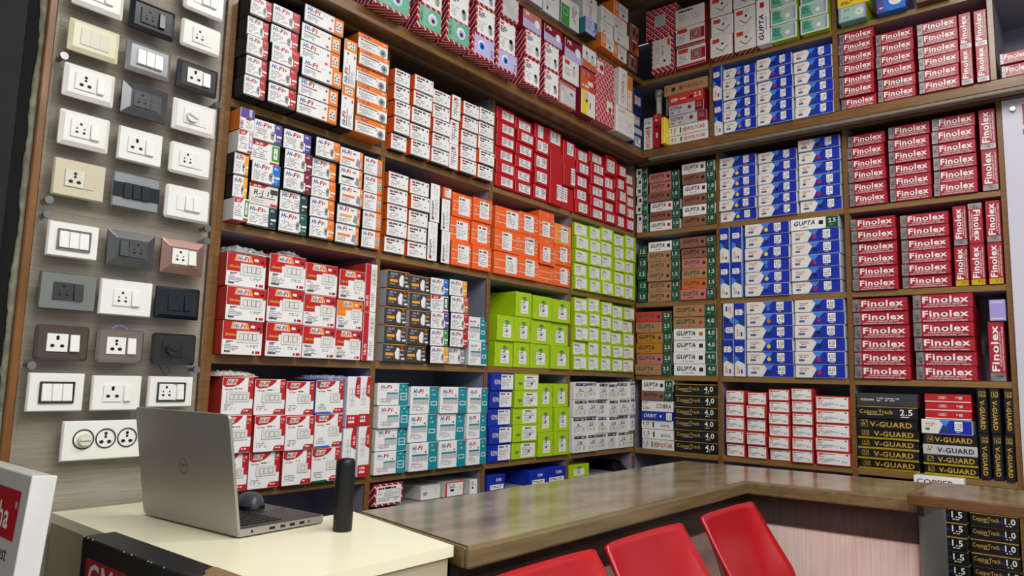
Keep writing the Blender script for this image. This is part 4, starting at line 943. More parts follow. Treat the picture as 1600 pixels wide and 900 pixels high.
    ('R','2',-1.3226,-1.5086,0.425,0.7481,0.006,0,None,[('fin','2.5',0),('fin','2.5',0),('fin','2.5',0),('fin','2.5',0),('fin','2.5',0),('fin','2.5',0)],'crimson'),
    ('R','2',-1.5182,-1.57,0.425,0.763,0.006,-1,None,[('fin','1.5',2),('fin','1.5',0)],'standing crimson'),
    ('R','2',-1.574,-1.6281,0.425,0.7688,0.006,[-1,1],None,[('fin','1.5',2),('fin','1.5',0)],'standing crimson'),
    ('R','2',-1.6371,-1.6905,0.425,0.77,0.006,-1,None,[('fin','1.5',2),('fin','1.5',0)],'standing crimson'),
    ('R','3',-0.012,-0.2263,0.035,0.3738,0.006,0,None,[('gup','c','2.5','o'),('gup','p','2.5','b'),('gup','y','2.5','o'),('gup','y','2.5','b'),('gup','c','2.5','o'),('gup','r','2.5','b')],'green-ended'),
    ('R','3',-0.2345,-0.4738,0.035,0.399,0.006,0,None,[('gup','w','4.0','k'),('gup','w','4.0','k'),('gup','w','4.0','b'),('gup','w','4.0','o'),('gup','c','4.0','r'),('gup','c','4.0','r')],'green-ended'),
    ('R','3',-0.5067,-0.5643,0.035,0.399,0.006,[-1,1],None,[('anc','4.00','g'),('anc','4.00','k')],'standing blue'),
    ('R','3',-0.5683,-0.6254,0.035,0.399,0.006,-1,None,[('anc','4.00','g'),('anc','4.00','g')],'standing blue'),
    ('R','3',-0.6285,-0.8538,0.035,0.399,0.006,0,None,[('anc','4.00','b'),('anc','4.00','y'),('anc','4.00','y'),('anc','4.00','b'),('anc','4.00','o'),('anc','4.00','B')],'blue'),
    ('R','3',-0.8611,-1.0831,0.035,0.399,0.006,0,None,[('anc','4.00','r'),('anc','4.00','r'),('anc','4.00','k'),('anc','4.00','k'),('anc','4.00','r'),('anc','4.00','k')],'blue'),
    ('R','3',-1.116,-1.3399,0.035,0.3902,0.006,0,None,[('fin','4.0',0),('fin','4.0',0),('fin','4.0',0),('fin','4.0',0),('fin','4.0',0),('fin','4.0',0)],'crimson'),
    ('R','3',-1.3574,-1.5795,0.035,0.3969,0.006,0,None,[('fin','4.0',0),('fin','4.0',0),('fin','4.0',0),('fin','4.0',0),('fin','4.0',0),('fin','4.0',0)],'crimson'),
    ('R','3',-1.6235,-1.6805,0.035,0.2756,0.006,-1,None,[('fin','4.0',0)],'standing crimson'),
    ('R','3',-1.6346,-1.6915,0.2764,0.3631,0.006,0,None,[('lila',)],'lilac'),
    ('R','4',-0.0476,-0.2318,-0.352,0.009,0.006,0,[80,78,72,65,87,73,88],[('pol','1.5'),('eti','1.5'),('eti','1.0'),('orb',),('cob',),('gup','t','1.0','k'),('gup','w','1.0','k')],'mixed'),
    ('R','4',-0.239,-0.4738,-0.352,-0.0053,0.006,0,None,[('cop','4.0'),('cop','4.0'),('cop','4.0'),('cop','4.0'),('cop','4.0'),('cop','4.0')],'black'),
    ('R','4',-0.5174,-0.6127,-0.352,-0.0302,0.006,0,None,[('wrd',),('wrd',),('wrd',),('wrd',),('wrd',)],'red-rimmed'),
    ('R','4',-0.6229,-0.7186,-0.352,-0.0362,0.006,0,None,[('wrd',),('wrd',),('wrd',),('wrd',),('wrd',)],'red-rimmed'),
    ('R','4',-0.7292,-0.8286,-0.352,-0.0194,0.006,0,None,[('wrd',),('wrd',),('wrd',),('wrd',),('wrd',),('wrd',)],'red-rimmed'),
    ('R','4',-0.8352,-0.9321,-0.352,-0.0125,0.006,0,None,[('wrd',),('wrd',),('wrd',),('wrd',),('wrd',),('wrd',)],'red-rimmed'),
    ('R','4',-0.9406,-1.0917,-0.352,-0.0435,0.006,0,None,[('wrd',),('wrd',),('wrd',),('wrd',),('wrd',)],'red-rimmed'),
    ('R','4',-1.1192,-1.3606,-0.352,-0.0244,0.006,0,[78,78,78,76,80,100,100],[('vgd','4.0','s'),('vgd','4.0','s'),('vgd','4.0','s'),('vgd','4.0','s'),('vgd','2.5','g'),('cop','2.5'),('vid',)],'black'),
    ('R','4',-1.372,-1.5681,-0.352,-0.1854,0.006,0,None,[('vgd','1.5','s'),('vgd','1.5','s'),('vgd','1.5','w'),('vgd','1.5','g')],'gold-lettered'),
    ('R','4',-1.3698,-1.5535,-0.1846,-0.1244,0.006,0,None,[('anc','1.50','g')],'blue'),
    ('R','4',-1.3858,-1.5551,-0.1236,-0.0198,0.006,0,None,[('gmr3',),('gmr3',),('gmr3',)],'red'),
    ('R','4',-1.5729,-1.6085,-0.352,0.009,0.006,1,None,[('vgd','1.0','v'),('vgd','1.0','v')],'standing black'),
    ('R','4',-1.6171,-1.6519,-0.352,0.009,0.006,1,None,[('vgd','1.0','v'),('vgd','1.0','v')],'standing black'),
    ('R','4',-1.6604,-1.6916,-0.352,0.009,0.006,1,None,[('vgd','1.0','v'),('vgd','1.0','v')],'standing black'),
    ('R','5',-1.34,-1.524,-0.74,-0.418,0.055,0,None,[('cop','1.5'),('cop','1.5'),('cop','1.5'),('cop','1.5'),('cop','1.5'),('cop','1.5')],'black'),
    ('R','5',-1.5265,-1.69,-0.74,-0.43,0.006,0,None,[('cop','1.0'),('cop','1.0'),('cop','1.0'),('cop','1.0'),('cop','1.0'),('cop','1.0')],'black'),
    ('R','5',-1.12,-1.334,-0.74,-0.4,0.0,0,None,[('cop','2.5'),('cop','2.5'),('cop','2.5'),('cop','2.5'),('cop','2.5'),('cop','2.5')],'black'),
]

ROWW = {'T': 'top shelf', 'K': 'loft shelf', '1': 'first shelf below loft', '2': 'second shelf below loft', '3': 'third shelf below loft', '4': 'fourth shelf below loft', '5': 'lowest shelf'}
ORD = ['first', 'second', 'third', 'fourth', 'fifth', 'sixth', 'seventh', 'eighth', 'ninth', 'tenth', 'eleventh', 'twelfth', 'thirteenth', 'fourteenth']
fam_n = {}
for s in STACKS: fam_n[(s[1], s[10])] = fam_n.get((s[1], s[10]), 0) + 1
fam_i = {}
CACHE = {}
DEEP = ('lbg', 'rom2', 'plainw', 'gmw', 'gmr', 'hpl', 'tea')
def carton(design, w, h, d):
    key = (design, round(w, 3), round(h, 3), d)
    if key not in CACHE:
        f = Face(w - .002, h - .002, hash(str(key[0])) % 1000 if False else sum(map(ord, str(design))))
        cols = globals()['D_' + design[0]](f, *design[1:])
        CACHE[key] = (carton_mesh(w, h, d, *cols), f.meshes(d))
    return CACHE[key]
rng = random.Random(5)
LABELS = {}
for (wall, row, a0, a1, z0, z1, off, rot, wts, des, fam) in sorted(STACKS, key=lambda s: (s[0], s[2] if s[0] == 'L' else -s[2])):
    n = len(des); fam_i[(row, fam)] = fam_i.get((row, fam), 0) + 1
    si = fam_i[(row, fam)]; many = fam_n[(row, fam)] > 1
    wts = wts or [1] * n; tot = sum(wts); z = z0
    for k, dsg in enumerate(des):
        hz = (z1 - z0) * wts[k] / tot
        w = abs(a1 - a0) - .0024; h = hz - .0012
        r = rot[k] if isinstance(rot, list) else rot
        d = .26 if dsg[0] in DEEP else .20
        d = min(d, .292 + off)
        me, prints = carton(dsg, h, w, d) if r else carton(dsg, w, h, d)
        a = (a0 + a1) / 2 + rng.uniform(-.0022, .0022); dep = -off + d / 2 + rng.uniform(-.008, .008); zc = Z(z + hz / 2)
        nm, lk = look(dsg)
        rz = rng.uniform(-.011, .011) + (0 if wall == 'L' else -math.pi / 2)
        loc = (a, dep, zc) if wall == 'L' else (dep, a, zc)
        o = link(nm, me, None, loc)
        o.rotation_euler = (Matrix.Rotation(rz, 3, 'Z') @ Matrix.Rotation(r * math.pi / 2, 3, 'Y')).to_euler()
        for pn, pm in prints:
            c_ = link(pn, pm, o)
            if pn == 'fine_print': c_['kind'] = 'stuff'
        up = '' if n == 1 else ('lowest, ' if k == 0 else ('topmost, ' if k == n - 1 else ORD[k] + ' up, '))
        where = (f'{ORD[si - 1]} {fam} stack from left, ' if n > 1 else f'{ORD[si - 1]} {fam} one from left, ') if many else (f'{fam} stack, ' if n > 1 else '')
        lab = f'{lk}, {up}{where}{ROWW[row]}'
        nw = lambda s: len(s.replace('.', ' ').replace(',', ' ').split())
        if nw(lab) > 16: lab = lab.replace(' from left', '')
        if nw(lab) > 16: lab = lab.replace(' below loft', ' down')
        if lab in LABELS or nw(lab) > 16: print('LABEL', lab)
        LABELS[lab] = 1
        tag(o, lab, 'box', f'{fam} boxes on {ROWW[row]}')
        z += hz

# ------------------------------------------------------------------ left end: dark pilaster, plaster edge, timber trim
bx(tag(empty('wall_pilaster'), kind='structure'), 'granite_slab', 'L', -4.6, -2.957, -.03, .30, -EYE, 2.03, mat('dark_granite', '#1C1C1D', 0.6, spec=.2, noise=0.35, scale=14, bump=0.25))
gap = box('gap_shade_strip', -2.9565, -2.920, -.008, .03, 0, Z(2.03), mat('gap_shade_black', '#060606', 0.9)); tag(gap, kind='structure')  # flush black strip painted in place of a shaded recess
def plaster():
    bm = bmesh.new(); r = random.Random(3); n = 170
    L, R_ = [], []
    for i in range(n + 1):
        z = Z(-.9 + 2.9 * i / n)
        L.append([bm.verts.new((-2.9235 + r.uniform(-.002, .002) + .003 * math.sin(i * .37) * math.sin(i * .11), y, z)) for y in (.03, -.0125 + r.uniform(-.002, .002))])
        R_.append([bm.verts.new((-2.911, y, z)) for y in (-.0125 + r.uniform(-.001, .001), .03)])
    for i in range(n):
        a, b, c, d = L[i], L[i + 1], R_[i], R_[i + 1]
        bm.faces.new((a[0], b[0], b[1], a[1])[::-1]); bm.faces.new((a[1], b[1], d[0], c[0])[::-1]); bm.faces.new((c[0], d[0], d[1], c[1])[::-1])
    return to_mesh(bm, 'trim_2', mat('chipped_plaster', '#8C8A76', 0.9, noise=0.5, scale=40, bump=0.8), True)
tag(link('trim_2', plaster()), kind='structure')
tag(box('trim_3', -2.9105, -2.8905, -.022, .03, 0, Z(2.03), mat('orange_brown_timber', '#8C5C26', 0.35, noise=0.45, scale=7, stretch=(4, 4, .8), coat=.2), None, .003), kind='structure')
tag(box('trim_4', -2.4465, -2.4305, -.012, .03, 0, Z(1.196), wood, None, .002), kind='structure')

# ------------------------------------------------------------------ switch display: laminate board, acrylic sheets on standoffs, wiring plates
brd = box('display_board', -2.8895, -2.4475, .0, .03, 0, Z(1.196), mat('grey_wood_laminate', '#A9A192', 0.42, hex2='#8C8475', scale=6, stretch=(1.0, 1, 60)))
tag(brd, 'grey wood-grain laminate board behind the wall switches', 'display board')
ACR = mat('clear_acrylic', '#FFFFFF', 0.02, trans=1.0, spec=0.5)
ACR.node_tree.nodes['Principled BSDF'].inputs['IOR'].default_value = 1.12
chrome = mat('polished_steel', '#A9A9AB', 0.18, 1.0)
spot = {}
for lab, z0, z1, zs in (('upper clear acrylic sheet carrying the upper rows of switches', .388, 1.15, (.3985, .762)), ('lower clear acrylic sheet carrying the lower rows of switches', -.25, .374, (.3625, .0015))):
    sh = box('acrylic_sheet', -2.886, -2.456, -.034, -.030, Z(z0), Z(z1), ACR)
    tag(sh, lab, 'sheet')
    for x in (-2.8735, -2.4725):
        for z in zs:
            s = link('standoff', to_mesh(cyl_bm(.0095, .012, 20, 'Y'), 'standoff', chrome), sh); s.location = (x + 2.671, -.008, Z(z) - Z((z0 + z1) / 2))
            p = link('standoff_post', to_mesh(cyl_bm(.006, .0285, 12, 'Y'), 'standoff_post', chrome), s); p.location = (0, .0242, 0)

PW = {'w': '#EDEDE6', 'cream': '#E3DFBE', 'silver': '#A4A7AA', 'grey': '#5E6062', 'dgrey': '#3A3B3E', 'navy': '#1A2029', 'beige': '#CFC8AE', 'lgrey': '#8C908C', 'brown': '#4E433C', 'taupe': '#8A8179', 'rose': '#9C7A72', 'black': '#28292A', 'iv': '#DAD8C8'}
def PM(c, metal=0.0): return mat('plastic_' + c, PW[c], 0.25, metal, 0.5)
hole = mat('socket_hole', '#08080A', 0.6)
def plate_frame(w, h, t, ramp, corner):
    """rounded rectangular plate; ramp = width of the sloping border"""
    bm = bmesh.new()
    def ring(ww, hh, y, rad, n=4):
        vs = []
        for cx, cz, a in ((ww / 2 - rad, hh / 2 - rad, 0), (-ww / 2 + rad, hh / 2 - rad, 90), (-ww / 2 + rad, -hh / 2 + rad, 180), (ww / 2 - rad, -hh / 2 + rad, 270)):
            for i in range(n + 1):
                b = math.radians(a + 90 * i / n); vs.append(bm.verts.new((cx + rad * math.cos(b), y, cz + rad * math.sin(b))))
        return vs
    r0 = ring(w, h, 0, corner); r1 = ring(w, h, -t * .45, corner); r2 = ring(w - 2 * ramp, h - 2 * ramp, -t, max(corner - ramp, .0008))
    N = len(r0)
    for a, b in ((r0, r1), (r1, r2)):
        for i in range(N): bm.faces.new((a[i], a[(i + 1) % N], b[(i + 1) % N], b[i])[::-1])
    bm.faces.new(r2[::-1] if False else r2); bm.faces.new(r0[::-1])
    bmesh.ops.recalc_face_normals(bm, faces=bm.faces[:])
    return bm
def holes_mesh(kind, s=1.0):
    """pin holes of an Indian socket as thin dark inserts"""
    bm = bmesh.new()
    def c(x, z, r, rx=1.0):
        vs = [bm.verts.new((x + r * rx * math.cos(i * math.pi / 5), 0, z + r * math.sin(i * math.pi / 5))) for i in range(10)]; bm.faces.new(vs)
    if kind == 5:
        c(0, .0125 * s, .0034 * s); c(-.0085 * s, .001 * s, .0021 * s); c(.0085 * s, .001 * s, .0021 * s); c(-.0082 * s, -.0085 * s, .0030 * s, 1.25); c(.0082 * s, -.0085 * s, .0030 * s, 1.25)
    elif kind == 3:
        c(0, .0135 * s, .0040 * s); c(0, .0095 * s, .0036 * s); c(-.0105 * s, -.0075 * s, .0040 * s, 1.25); c(.0105 * s, -.0075 * s, .0040 * s, 1.25)
    else:
        c(0, .012 * s, .004 * s); c(0, .004 * s, .0034 * s); c(-.009 * s, -.0085 * s, .0044 * s, 1.2); c(.009 * s, -.0085 * s, .0044 * s, 1.2)
    return to_mesh(bm, 'pin_holes', hole)
def wall_switch(x0, x1, z0, z1, label, face, frame='plain', mods=(), modc='w', rim=None, knob=None, bands=None):
    w, h = x1 - x0, z1 - z0
    ramp, corner, t = {'plain': (.003, .003, .010), 'round': (.006, .009, .012), 'bevel': (.020, .002, .016), 'soft': (.010, .004, .014)}[frame]
    o = empty('switch_plate', ((x0 + x1) / 2, -.0345, Z((z0 + z1) / 2)))
    tag(o, label, 'wall switch', 'wall switches on the display board')
    metal = 0.55 if face in ('silver', 'rose', 'grey', 'lgrey', 'taupe') else 0.0
    pl = link('cover_plate', to_mesh(plate_frame(w, h, t, ramp, corner), 'cover_plate', PM(face, metal)), o)
    if bands: 
        b = link('centre_band', to_mesh(box_bm(-w / 2 + .001, w / 2 - .001, -.0015, 0, -h * .21, h * .21), 'centre_band', PM(bands)), pl); b.location = (0, -t, 0)
    y = -t
    if rim:
        a = [m[1] for m in mods]; b = [m[2] for m in mods]
        rm = chrome if rim == 'chrome' else PM('black')
        f = bmesh.new(); X0, X1, H, q = min(a) - .004, max(b) + .004, .0255, .0035
        for g in ((X0, X1, H - q, H), (X0, X1, -H, -H + q), (X0, X0 + q, -H + q, H - q), (X1 - q, X1, -H + q, H - q)): box_bm(g[0], g[1], -.005, 0, g[2], g[3], .0006, 1, f)
        link('inner_frame', to_mesh(f, 'inner_frame', rm), o, (0, y, 0))
    for m in mods:
        kind, a, b = m[:3]; c = m[3] if len(m) > 3 else modc
        cx = (a + b) / 2
        if kind == 'k':
            g = link('regulator_module', to_mesh(box_bm(a, b, -.003, 0, -.0215, .0215, .0008), 'regulator_module', PM(c)), o, (0, y, 0))
            kb = link('regulator_knob', to_mesh(cyl_bm(.0145, .010, 28, 'Y', .0165), 'regulator_knob', PM(c)), g, (cx, -.008, 0))
            link('knob_grip', to_mesh(box_bm(-.014, .014, -.005, 0, -.0032, .0032, .001), 'knob_grip', PM(c)), kb, (0, -.005, 0), (0, .35, 0))
        elif kind in ('5', '3', 'u'):
            g = link('socket_face', to_mesh(box_bm(a, b, -.0035, 0, -.0215, .0215, .0008), 'socket_face', PM(c)), o, (0, y, 0))
            link('pin_holes', holes_mesh({'5': 5, '3': 3, 'u': 0}[kind]), g, (cx, -.00375, 0))
        elif kind == 'b':
            link('blank_module', to_mesh(box_bm(a, b, -.0022, 0, -.0215, .0215, .0006), 'blank_module', PM(c)), o, (0, y, 0))
        else:
            bm = box_bm(a + .0006, b - .0006, -.0075, 0, -.0205, .0205, .0012)
            for v in bm.verts:
                if v.co.y < -.004 and v.co.z > 0: v.co.y += .0035
            link('rocker', to_mesh(bm, 'rocker', PM(c)), o, (0, y, 0))
    return o
X3 = lambda k: (-.0335 + .0225 * k, -.0335 + .0225 * (k + 1))
SOC = ('5', -.034, .010); RK = ('r', .0105, .033)
PLATES = [
    (-2.8689, -2.7479, .9052, .9945, 'white switch cut by the top edge, above the cream one', 'w', 'soft', [('3', -.034, .010), ('r', .0105, .033)], 'w', None),
    (-2.8692, -2.7500, .7840, .8666, 'cream switch plate, faintly yellowed, with three flat modules', 'cream', 'soft', [('b', *X3(0)), ('b', *X3(1)), ('b', *X3(2))], 'iv', None),
    (-2.8700, -2.7509, .6661, .7500, 'white plate with large three-pin socket, below the cream plate', 'w', 'soft', [('u', -.036, .012), ('r', .0145, .033)], 'w', None),
    (-2.8688, -2.7532, .5426, .6309, 'white socket and switch plate above the ribbed beige plate', 'w', 'soft', [SOC, RK], 'w', None),
    (-2.8708, -2.7517, .4146, .5081, 'ribbed beige plate with universal socket', 'beige', 'plain', [('u', -.034, .010, 'iv'), ('b', .0105, .033)], 'beige', None),
    (-2.8690, -2.7536, .2649, .3509, 'white plate with three switches in a chrome frame', 'w', 'plain', [('r', *X3(0)), ('r', *X3(1)), ('r', *X3(2))], 'w', 'chrome'),
    (-2.8748, -2.7480, .1359, .2267, 'flat grey plate with dark socket in left column', 'lgrey', 'plain', [('5', -.034, .010, 'dgrey'), ('r', .0105, .033, 'dgrey')], 'dgrey', None),
    (-2.8717, -2.7540, .0146, .0993, 'dark brown plate with white socket and switch', 'brown', 'round', [('3', -.036, .010), ('r', .014, .036)], 'w', None),
    (-2.8765, -2.7542, -.1070, -.0155, 'white plate with three switches in a black frame', 'w', 'plain', [('r', *X3(0)), ('r', *X3(1)), ('r', *X3(2))], 'w', 'black'),
    (-2.7307, -2.6122, .8996, .9812, 'glossy navy plate near the top with matching socket', 'navy', 'soft', [('5', -.034, .010), ('r', .0125, .030)], 'navy', None),
    (-2.7309, -2.6136, .7819, .8640, 'silver plate with three white switches', 'silver', 'soft', [('r', *X3(0)), ('r', *X3(1)), ('r', *X3(2))], 'w', None),
    (-2.7322, -2.6129, .6627, .7512, 'sloping-edged metallic grey plate, socket on the left half', 'grey', 'bevel', [('5', -.034, .010), ('b', .0105, .033, 'grey')], 'grey', None),
    (-2.7303, -2.6163, .5387, .6286, 'square-edged white plate above the silver and black plate', 'w', 'plain', [('3', -.034, .010), RK], 'w', None),
    (-2.7337, -2.6144, .4128, .5053, 'silver plate with a black band of switches', 'silver', 'plain', [('r', -.034, -.012), ('r', -.0115, .0105), ('r', .011, .033)], 'navy', None, None, 'navy'),
    (-2.7325, -2.6146, .2611, .3522, 'sloping-edged metallic grey plate, socket on the right half', 'grey', 'bevel', [('r', -.033, -.0105), ('5', -.010, .034)], 'grey', None),
    (-2.7394, -2.6093, .1336, .2249, 'flat white plate beside the small navy plate', 'w', 'plain', [SOC, RK], 'w', None),
    (-2.7362, -2.6206, .0136, .0991, 'taupe plate with white universal socket and switch', 'taupe', 'round', [('u', -.036, .010), ('r', .014, .036)], 'w', None),
    (-2.7369, -2.6168, -.1066, -.0192, 'white plate in the lowest full row, middle column', 'w', 'plain', [('3', -.034, .010), ('r', .0145, .034)], 'w', None),
    (-2.5927, -2.4738, 1.0129, 1.1056, 'topmost white plate in the right column with two rockers', 'w', 'round', [('b', *X3(0)), ('r', *X3(1)), ('r', *X3(2))], 'w', None),
    (-2.5930, -2.4756, .9024, .9826, 'rounded white plate above the dark grey plate', 'w', 'round', [('5', -.028, .010), ('b', .0105, .031)], 'w', None),
    (-2.5943, -2.4764, .7798, .8606, 'dark grey plate with white three-pin socket', 'dgrey', 'soft', [('3', -.034, .010), ('r', .0105, .033)], 'w', None),
    (-2.5975, -2.4733, .6591, .7471, 'white plate with a raised fan regulator knob', 'w', 'soft', [('k', -.034, .010), ('b', .0105, .033)], 'w', None),
    (-2.5955, -2.4786, .5368, .6240, 'rounded white plate below the regulator knob', 'w', 'round', [SOC, ('b', .0105, .033)], 'w', None),
    (-2.5974, -2.4717, .4097, .5031, 'round-cornered white plate with two raised switches', 'w', 'round', [('b', *X3(0)), ('r', *X3(1)), ('r', *X3(2))], 'w', None),
    (-2.5956, -2.4774, .2591, .3520, 'sloping-edged rose-gold plate with white socket', 'rose', 'bevel', [SOC, RK], 'w', None),
    (-2.5993, -2.4790, .1365, .2222, 'navy black plate with matching socket, right column', 'navy', 'soft', [('5', -.030, .012), ('r', .013, .031)], 'navy', None),
    (-2.5980, -2.4791, .0127, .0967, 'black plate with black rotary regulator', 'black', 'round', [('k', -.036, .014), ('b', .0150, .036)], 'black', None),
    (-2.5995, -2.4790, -.1000, -.0190, 'white plate with two black-framed openings beside the laptop lid', 'w', 'plain', [('5', -.034, .006), ('r', .0135, .034)], 'w', 'black'),
]
for p in PLATES: wall_switch(*p)
# the long lowest plate with ringed round sockets
o = empty('switch_plate', (-2.6493, -.0345, Z(-.1785))); tag(o, 'long white plate with black-ringed round sockets behind the laptop', 'wall switch', 'wall switches on the display board')
link('cover_plate', to_mesh(plate_frame(.2886, .0956, .010, .003, .002), 'cover_plate', PM('w')), o)
for i in range(5):
    bm = bmesh.new(); n = 36
    for r0, r1 in ((.0215, .0245),):
        a = [bm.verts.new((r0 * math.cos(k * 2 * math.pi / n), -.002, r0 * math.sin(k * 2 * math.pi / n))) for k in range(n)]
        b = [bm.verts.new((r1 * math.cos(k * 2 * math.pi / n), -.002, r1 * math.sin(k * 2 * math.pi / n))) for k in range(n)]
        for k in range(n): bm.faces.new((a[k], a[(k + 1) % n], b[(k + 1) % n], b[k]))
    cx = -.097 + i * .0515
    g = link('ring', to_mesh(bm, 'ring', PM('black')), o, (cx, -.010, .004))
    if i == 0:
        kb = link('regulator_knob', to_mesh(cyl_bm(.0125, .014, 28, 'Y', .0145), 'regulator_knob', PM('iv')), o, (cx, -.0175, .004))
        link('knob_grip', to_mesh(box_bm(-.012, .012, -.004, 0, -.003, .003, .001), 'knob_grip', PM('iv')), kb, (0, -.007, 0))
    else: link('pin_holes', holes_mesh(0, 1.0), o, (cx, -.0106, .004))
# loose wires under two regulators
for lab, pts in (('thin dark wire loop under the white fan regulator', [(-2.58, .655), (-2.577, .63), (-2.568, .612), (-2.555, .63), (-2.548, .65)]), ('thin dark wire loop under the black rotary regulator', [(-2.575, .011), (-2.565, -.005), (-2.552, -.016), (-2.545, -.004), (-2.552, .010)])):
    tag(link('wire_loop', to_mesh(tube_bm([(x, -.038, Z(z)) for x, z in pts], .0011, 6), 'wire_loop', mat('black_wire', '#15151A', .5))), lab, 'wire')
tag(link('wire_coil', to_mesh(tube_bm([(-2.678 + .021 * math.cos(a), -.027, Z(.088) + .021 * math.sin(a)) for a in [i * math.pi / 12 for i in range(0, 13)]], .0022, 8), 'wire_coil', mat('violet_wire', '#8E8AD0', .4))), 'pale violet wire coil peeping above the taupe plate', 'wire')

# ------------------------------------------------------------------ cream desk at the left
DT = Z(-.343)
cream = mat('cream_laminate', '#EFEACC', 0.28, noise=0.06, scale=3)
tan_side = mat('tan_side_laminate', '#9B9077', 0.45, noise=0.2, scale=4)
dk = empty('desk', (-2.565, -.47, 0)); tag(dk, 'cream laminate desk carrying the laptop, against the switch board', 'desk')
def prism(name, pts, z0, z1, m, parent, org=(0, 0, 0), bev=0.0):
    bm = bmesh.new()
    lo = [bm.verts.new((x - org[0], y - org[1], z0 - org[2])) for x, y in pts]; hi = [bm.verts.new((x - org[0], y - org[1], z1 - org[2])) for x, y in pts]
    n = len(pts); bm.faces.new(lo[::-1]); bm.faces.new(hi)
    for i in range(n): bm.faces.new((lo[i], lo[(i + 1) % n], hi[(i + 1) % n], hi[i]))
    bmesh.ops.recalc_face_normals(bm, faces=bm.faces[:])
    if bev: bmesh.ops.bevel(bm, geom=bm.edges[:], offset=bev, segments=2, affect='EDGES', profile=0.5)
    return link(name, to_mesh(bm, name, m), parent)
dtop = [(-2.798, -.037), (-2.812, -.936), (-2.362, -.936), (-2.2745, -.505), (-2.418, -.505), (-2.432, -.037)]
DO = (-2.565, -.47, 0)
prism('desk_top', dtop, DT - .022, DT, cream, dk, DO)
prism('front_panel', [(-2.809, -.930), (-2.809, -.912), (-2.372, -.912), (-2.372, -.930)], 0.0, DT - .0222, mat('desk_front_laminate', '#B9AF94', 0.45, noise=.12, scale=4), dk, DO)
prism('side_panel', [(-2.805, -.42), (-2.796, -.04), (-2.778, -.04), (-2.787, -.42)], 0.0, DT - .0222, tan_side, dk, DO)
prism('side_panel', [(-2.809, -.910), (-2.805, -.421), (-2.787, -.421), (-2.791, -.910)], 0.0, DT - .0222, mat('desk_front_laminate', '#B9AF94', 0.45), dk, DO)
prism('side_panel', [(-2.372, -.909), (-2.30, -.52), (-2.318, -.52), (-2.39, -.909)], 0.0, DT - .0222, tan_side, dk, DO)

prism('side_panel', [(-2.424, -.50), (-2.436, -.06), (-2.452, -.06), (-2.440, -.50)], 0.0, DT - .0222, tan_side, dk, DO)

# ------------------------------------------------------------------ brown L-shaped counter
CT = Z(-.343)
def counter_mat():
    m = mat('mottled_brown_laminate', '#96886F', 0.17, hex2='#6C5840', scale=5.5, stretch=(1, 2.2, 1))
    return m
co = empty('counter', (-1.5, -.75, 0)); tag(co, 'long L-shaped brown counter in front of the shelves', 'counter'); CO = (-1.5, -.75, 0)
ctop = [(-2.2565, -.512), (-2.344, -.960), (-.885, -.960), (-.850, -1.512), (-.385, -1.512), (-.455, -.512)]
prism('worktop', ctop, CT - .012, CT, counter_mat(), co, CO)
edge = mat('counter_edge_wood', '#7B6744', 0.35, noise=0.4, scale=5, stretch=(1.2, 6, 14), coat=.2)
def strip(name, p, q, w, z0, z1, m, side=1, bev=.006):
    p, q = Vector(p), Vector(q); d = (q - p); L = d.length; d.normalize(); nrm = Vector((d.y, -d.x)) * side
    pts = [p, q, q + nrm * w, p + nrm * w]
    return prism(name, [(v.x, v.y) for v in pts], z0, z1, m, co, CO, bev)
strip('front_edge', (-2.357, -.9605), (-.8855, -.9605), .014, CT - .044, CT - .0005, edge)
strip('front_edge', (-.8862, -.9605), (-.8512, -1.512), .014, CT - .044, CT - .0005, edge)
strip('end_edge', (-2.3580, -.9600), (-2.2705, -.5125), .012, CT - .044, CT - .0005, edge, 1)
underc = mat('counter_core', '#4B3D30', .6)
prism('core_board', [(-2.345, -.958), (-.887, -.958), (-.852, -1.508), (-.39, -1.508), (-.46, -.52), (-2.26, -.52)], CT - .040, CT - .0125, underc, co, CO)
dband = mat('dark_brown_laminate', '#43342C', 0.5, noise=0.35, scale=6, stretch=(26, 26, .7))
pband = mat('pale_pink_laminate', '#E2D0C8', 0.5, hex2='#CDB8AE', scale=7, stretch=(30, 30, .6))
prism('apron', [(-2.345, -.93), (-.86, -.93), (-.86, -.912), (-2.345, -.912)], Z(-.485), CT - .0405, dband, co, CO)
prism('apron', [(-.859, -.93), (-.838, -1.505), (-.82, -1.505), (-.841, -.93)], Z(-.485), CT - .0405, dband, co, CO)
prism('front_panel', [(-2.345, -.926), (-.856, -.926), (-.856, -.91), (-2.345, -.91)], 0, Z(-.4852), pband, co, CO)
prism('front_panel', [(-.855, -.93), (-.834, -1.505), (-.818, -1.505), (-.839, -.93)], 0, Z(-.4852), pband, co, CO)
prism('end_panel', [(-.852, -1.5055), (-.42, -1.5055), (-.42, -1.512), (-.852, -1.512)], 0, CT - .0405, mat('grey_panel', '#77736A', .5, noise=.15, scale=5), co, CO)
prism('end_panel', [(-2.33, -.905), (-2.275, -.525), (-2.255, -.525), (-2.31, -.905)], 0, CT - .0405, dband, co, CO)

